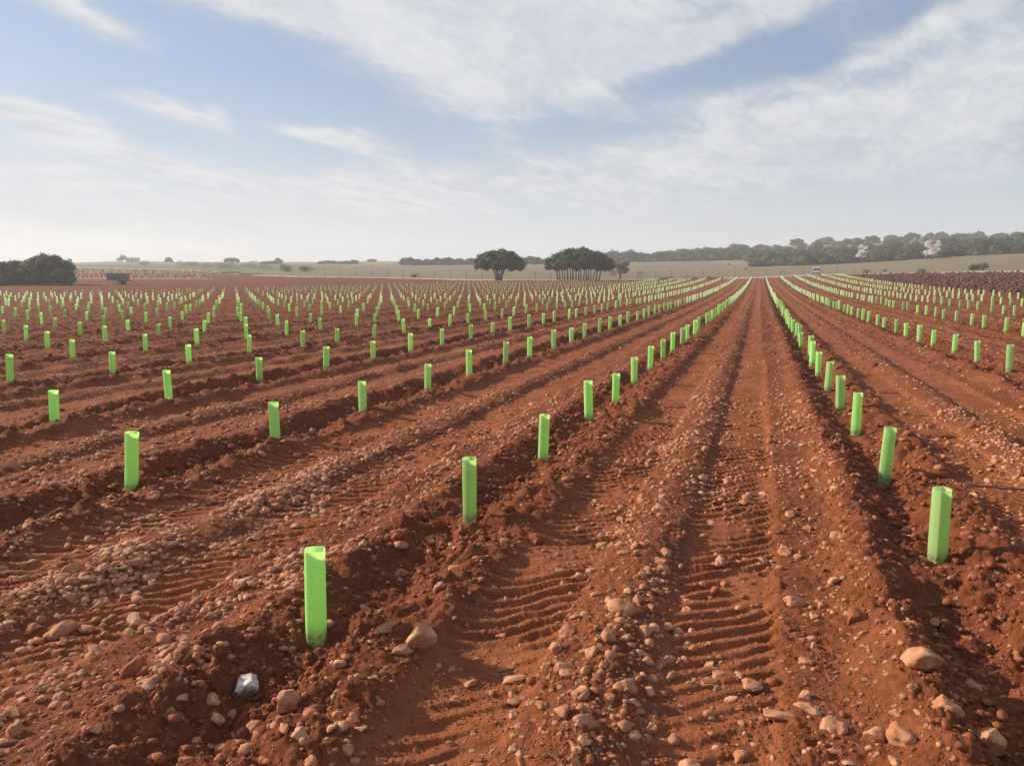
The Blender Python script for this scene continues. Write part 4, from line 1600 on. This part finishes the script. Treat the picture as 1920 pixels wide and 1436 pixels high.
def build_trailer():
    x, y = at(228, 134)
    z = gz(x, y)
    o = empty('farm_trailer', (x, y, z), 0.12)
    L, Wd = 3.0, 1.8
    m = MB()
    m.box(-L / 2, L / 2, -Wd / 2, Wd / 2, .72, .84)
    m.build('bed', M['green_paint'], o)
    for s in (-1, 1):
        for i in range(3):
            MB().box(-L / 2, L / 2, s * (Wd / 2 - .03) - .025, s * (Wd / 2 - .03) + .025, .85 + i * .35, 1.19 + i * .35).build('side_board', M['green_paint'], o)
        for i in range(5):
            xx = -L / 2 + .06 + i * (L - .12) / 4
            MB().box(xx - .035, xx + .035, s * (Wd / 2 + .02) - .025, s * (Wd / 2 + .02) + .025, .80, 1.95).build('stake', M['green_paint'], o)
    MB().box(-L / 2 - .06, -L / 2 - .005, -Wd / 2, Wd / 2, .80, 1.92).build('tailboard', M['pale_grey'], o)  # left end board, paler than the other boards
    MB().box(L / 2 + .005, L / 2 + .06, -Wd / 2, Wd / 2, .80, 1.92).build('headboard', M['green_paint'], o)
    MB().tube([(L / 2, -.3, .72), (L / 2 + .8, 0, .55), (L / 2 + 1.1, 0, .5)], [.05, .05, .04], 6).tube([(L / 2, .3, .72), (L / 2 + .8, 0, .55)], [.05, .05], 6).build('drawbar', M['rubber'], o)
    MB().box(-.05 + .5, .05 + .5, -Wd / 2 + .1, Wd / 2 - .1, .36, .46).build('axle', M['rubber'], o)
    for s in (-1, 1):
        mb = MB()
        n = 18
        yc = s * (Wd / 2 - .16)
        vs_ = [(.5 + .40 * math.cos(2 * math.pi * j / n), yy, .40 + .40 * math.sin(2 * math.pi * j / n)) for yy in (yc - .11, yc + .11) for j in range(n)]
        fs_ = [(j, (j + 1) % n, n + (j + 1) % n, n + j) for j in range(n)] + [tuple(range(n - 1, -1, -1)), tuple(range(n, 2 * n))]
        w = mb.add(vs_, fs_).build('wheel', M['rubber'], o)
        vs_ = [(.5 + .2 * math.cos(2 * math.pi * j / n), yy, .40 + .2 * math.sin(2 * math.pi * j / n)) for yy in (yc - .125, yc + .125) for j in range(n)]
        MB().add(vs_, fs_).build('rim', M['metal'], w)
    MB().box(L / 2 - .3, L / 2 - .22, -.04, .04, 0, .72).build('stand', M['rubber'], o)
    tag(o, 'green box-sided farm trailer parked on the bare soil at the left', 'trailer')


build_trailer()


def build_house():
    x, y = at(258, 535)
    o = empty('farmhouse', (x, y, gz(x, y) - .2), .25)
    Lx, Wy, H = 7.4, 5.0, 2.2
    mb = MB()
    v = [(-Lx / 2, -Wy / 2, 0), (Lx / 2, -Wy / 2, 0), (Lx / 2, Wy / 2, 0), (-Lx / 2, Wy / 2, 0),
         (-Lx / 2, -Wy / 2, H), (Lx / 2, -Wy / 2, H), (Lx / 2, Wy / 2, H), (-Lx / 2, Wy / 2, H), (-Lx / 2, 0, H + 1.1), (Lx / 2, 0, H + 1.1)]
    mb.add(v, [(0, 1, 5, 4), (1, 2, 6, 9, 5), (2, 3, 7, 6), (3, 0, 4, 8, 7), (4, 5, 9, 8), (6, 7, 8, 9)])
    mb.build('wall', M['plaster'], o)
    for s in (-1, 1):
        a = MB()
        e = .35
        p = [(-Lx / 2 - e, s * (Wy / 2 + e), H - .12), (Lx / 2 + e, s * (Wy / 2 + e), H - .12), (Lx / 2 + e, 0, H + 1.16), (-Lx / 2 - e, 0, H + 1.16)]
        p2 = [(q[0], q[1], q[2] + .12) for q in p]
        a.add(p + p2, [(0, 1, 2, 3), (4, 7, 6, 5), (0, 4, 5, 1), (1, 5, 6, 2), (2, 6, 7, 3), (3, 7, 4, 0)])
        a.build('roof', M['rooftile'], o)
    MB().box(-.5, .5, -Wy / 2 - .03, -Wy / 2 + .05, 0, 2.0).build('door', M['wood'], o)
    for xx in (-2.6, 2.4):
        MB().box(xx - .5, xx + .5, -Wy / 2 - .03, -Wy / 2 + .05, 1.0, 1.9).build('window', M['glass'], o)
    tag(o, 'low white farmhouse with gabled roof on the left skyline', 'house')
    x, y = at(481, 500)
    o = empty('shed', (x, y, gz(x, y) - .5), -.1)
    o.scale = (.6, .6, .6)
    m = MB()
    m.box(-4, 4, -2, 2, 0, 1.9)
    m.build('wall', M['plaster'], o)
    a = MB()
    a.add([(-4.2, -2.2, 1.92), (4.2, -2.2, 1.92), (4.2, 2.2, 2.6), (-4.2, 2.2, 2.6), (-4.2, -2.2, 2.02), (4.2, -2.2, 2.02), (4.2, 2.2, 2.7), (-4.2, 2.2, 2.7)],
          [(0, 3, 2, 1), (4, 5, 6, 7), (0, 1, 5, 4), (1, 2, 6, 5), (2, 3, 7, 6), (3, 0, 4, 7)])
    a.build('roof', M['pale_grey'], o)
    MB().box(-.6, .6, -2.04, -1.96, 0, 1.7).build('door', M['wood'], o)
    tag(o, 'tiny pale shed on the slope between farmhouse and grey shrubs', 'shed')


build_house()


def build_fence():
    def run(pxs, off, label, wires=True):
        o = None
        prev = None
        tops = []
        for p in pxs:
            d = float(road_d(p)) + off
            x, y = at(p, d)
            z = gz(x, y)
            if o is None:
                o = empty('wire_fence', (x, y, z))
                ox, oy, oz = x, y, z
            mb = MB()
            lean = random.Random(int(p)).uniform(-.06, .06)
            mb.tube([(x - ox, y - oy, z - oz - .3), (x - ox + lean * .5, y - oy, z - oz + .8), (x - ox + lean, y - oy, z - oz + 1.75)], [.065, .06, .05], 6)
            mb.build('post', M['wood'], o)
            tops.append((x - ox, y - oy, z - oz))
        for hh in (.5, 1.0, 1.5):
            mb = MB()
            mb.tube([(a, b_ , c + hh) for a, b_, c in tops], [.003] * len(tops), 3)
            mb.build('wire', M['rubber'], o)
        return tag(o, label, 'fence')
    run(list(np.arange(612, 915, 29.2)), 9, 'wire fence on thin posts across the stubble field left of the lone oak')
    run(list(np.arange(1003, 1040, 29.0)), 9, 'short stretch of wire fence between the lone oak and the broad clump')
    run(list(np.arange(1197, 1462, 29.5)), 8, 'wire fence on posts along the dirt road right of the pale bush')
    run(list(np.arange(1500, 1600, 32)), 8, 'wire fence on posts along the road behind the van')
    for p, w, h, lab in ((1197, .95, 1.5, 'post-and-rail strainer frame at the fence right of the pale bush'),
                         (1462, 1.05, 1.15, 'post-and-rail strainer frame at the fence left of the van')):
        d = float(road_d(p)) + 5
        x, y = at(p, d)
        o = empty('strainer_frame', (x, y, gz(x, y)))
        for s in (-1, 1):
            MB().tube([(s * w / 2, 0, -.3), (s * w / 2, 0, h)], [.075, .065], 7).build('post', M['wood'], o)
        MB().tube([(-w / 2 - .1, 0, h - .08), (w / 2 + .1, 0, h - .08)], [.06, .06], 7).build('rail', M['wood'], o)
        MB().tube([(-w / 2, .02, .35), (w / 2, .02, .35)], [.03, .03], 5).build('rail', M['wood'], o)
        tag(o, lab, 'fence frame')


build_fence()

# ------------------------------------------------------------------ the hazy air
def build_haze():
    me = MB().box(-1500, 1500, -1500, 1500, -4, 58).mesh('haze')
    m = bpy.data.materials.new('haze')
    m.use_nodes = True
    t = m.node_tree
    t.nodes.clear()
    out = t.nodes.new('ShaderNodeOutputMaterial')
    v = t.nodes.new('ShaderNodeVolumePrincipled')
    v.inputs['Color'].default_value = (0.90, 0.93, 0.98, 1)
    v.inputs['Density'].default_value = 0.0006
    v.inputs['Anisotropy'].default_value = 0.2
    t.links.new(v.outputs[0], out.inputs['Volume'])
    o = link('haze', me, m)
    tag(o, 'thin pale haze hanging in the air over the whole plain', None, None, 'stuff')


build_haze()
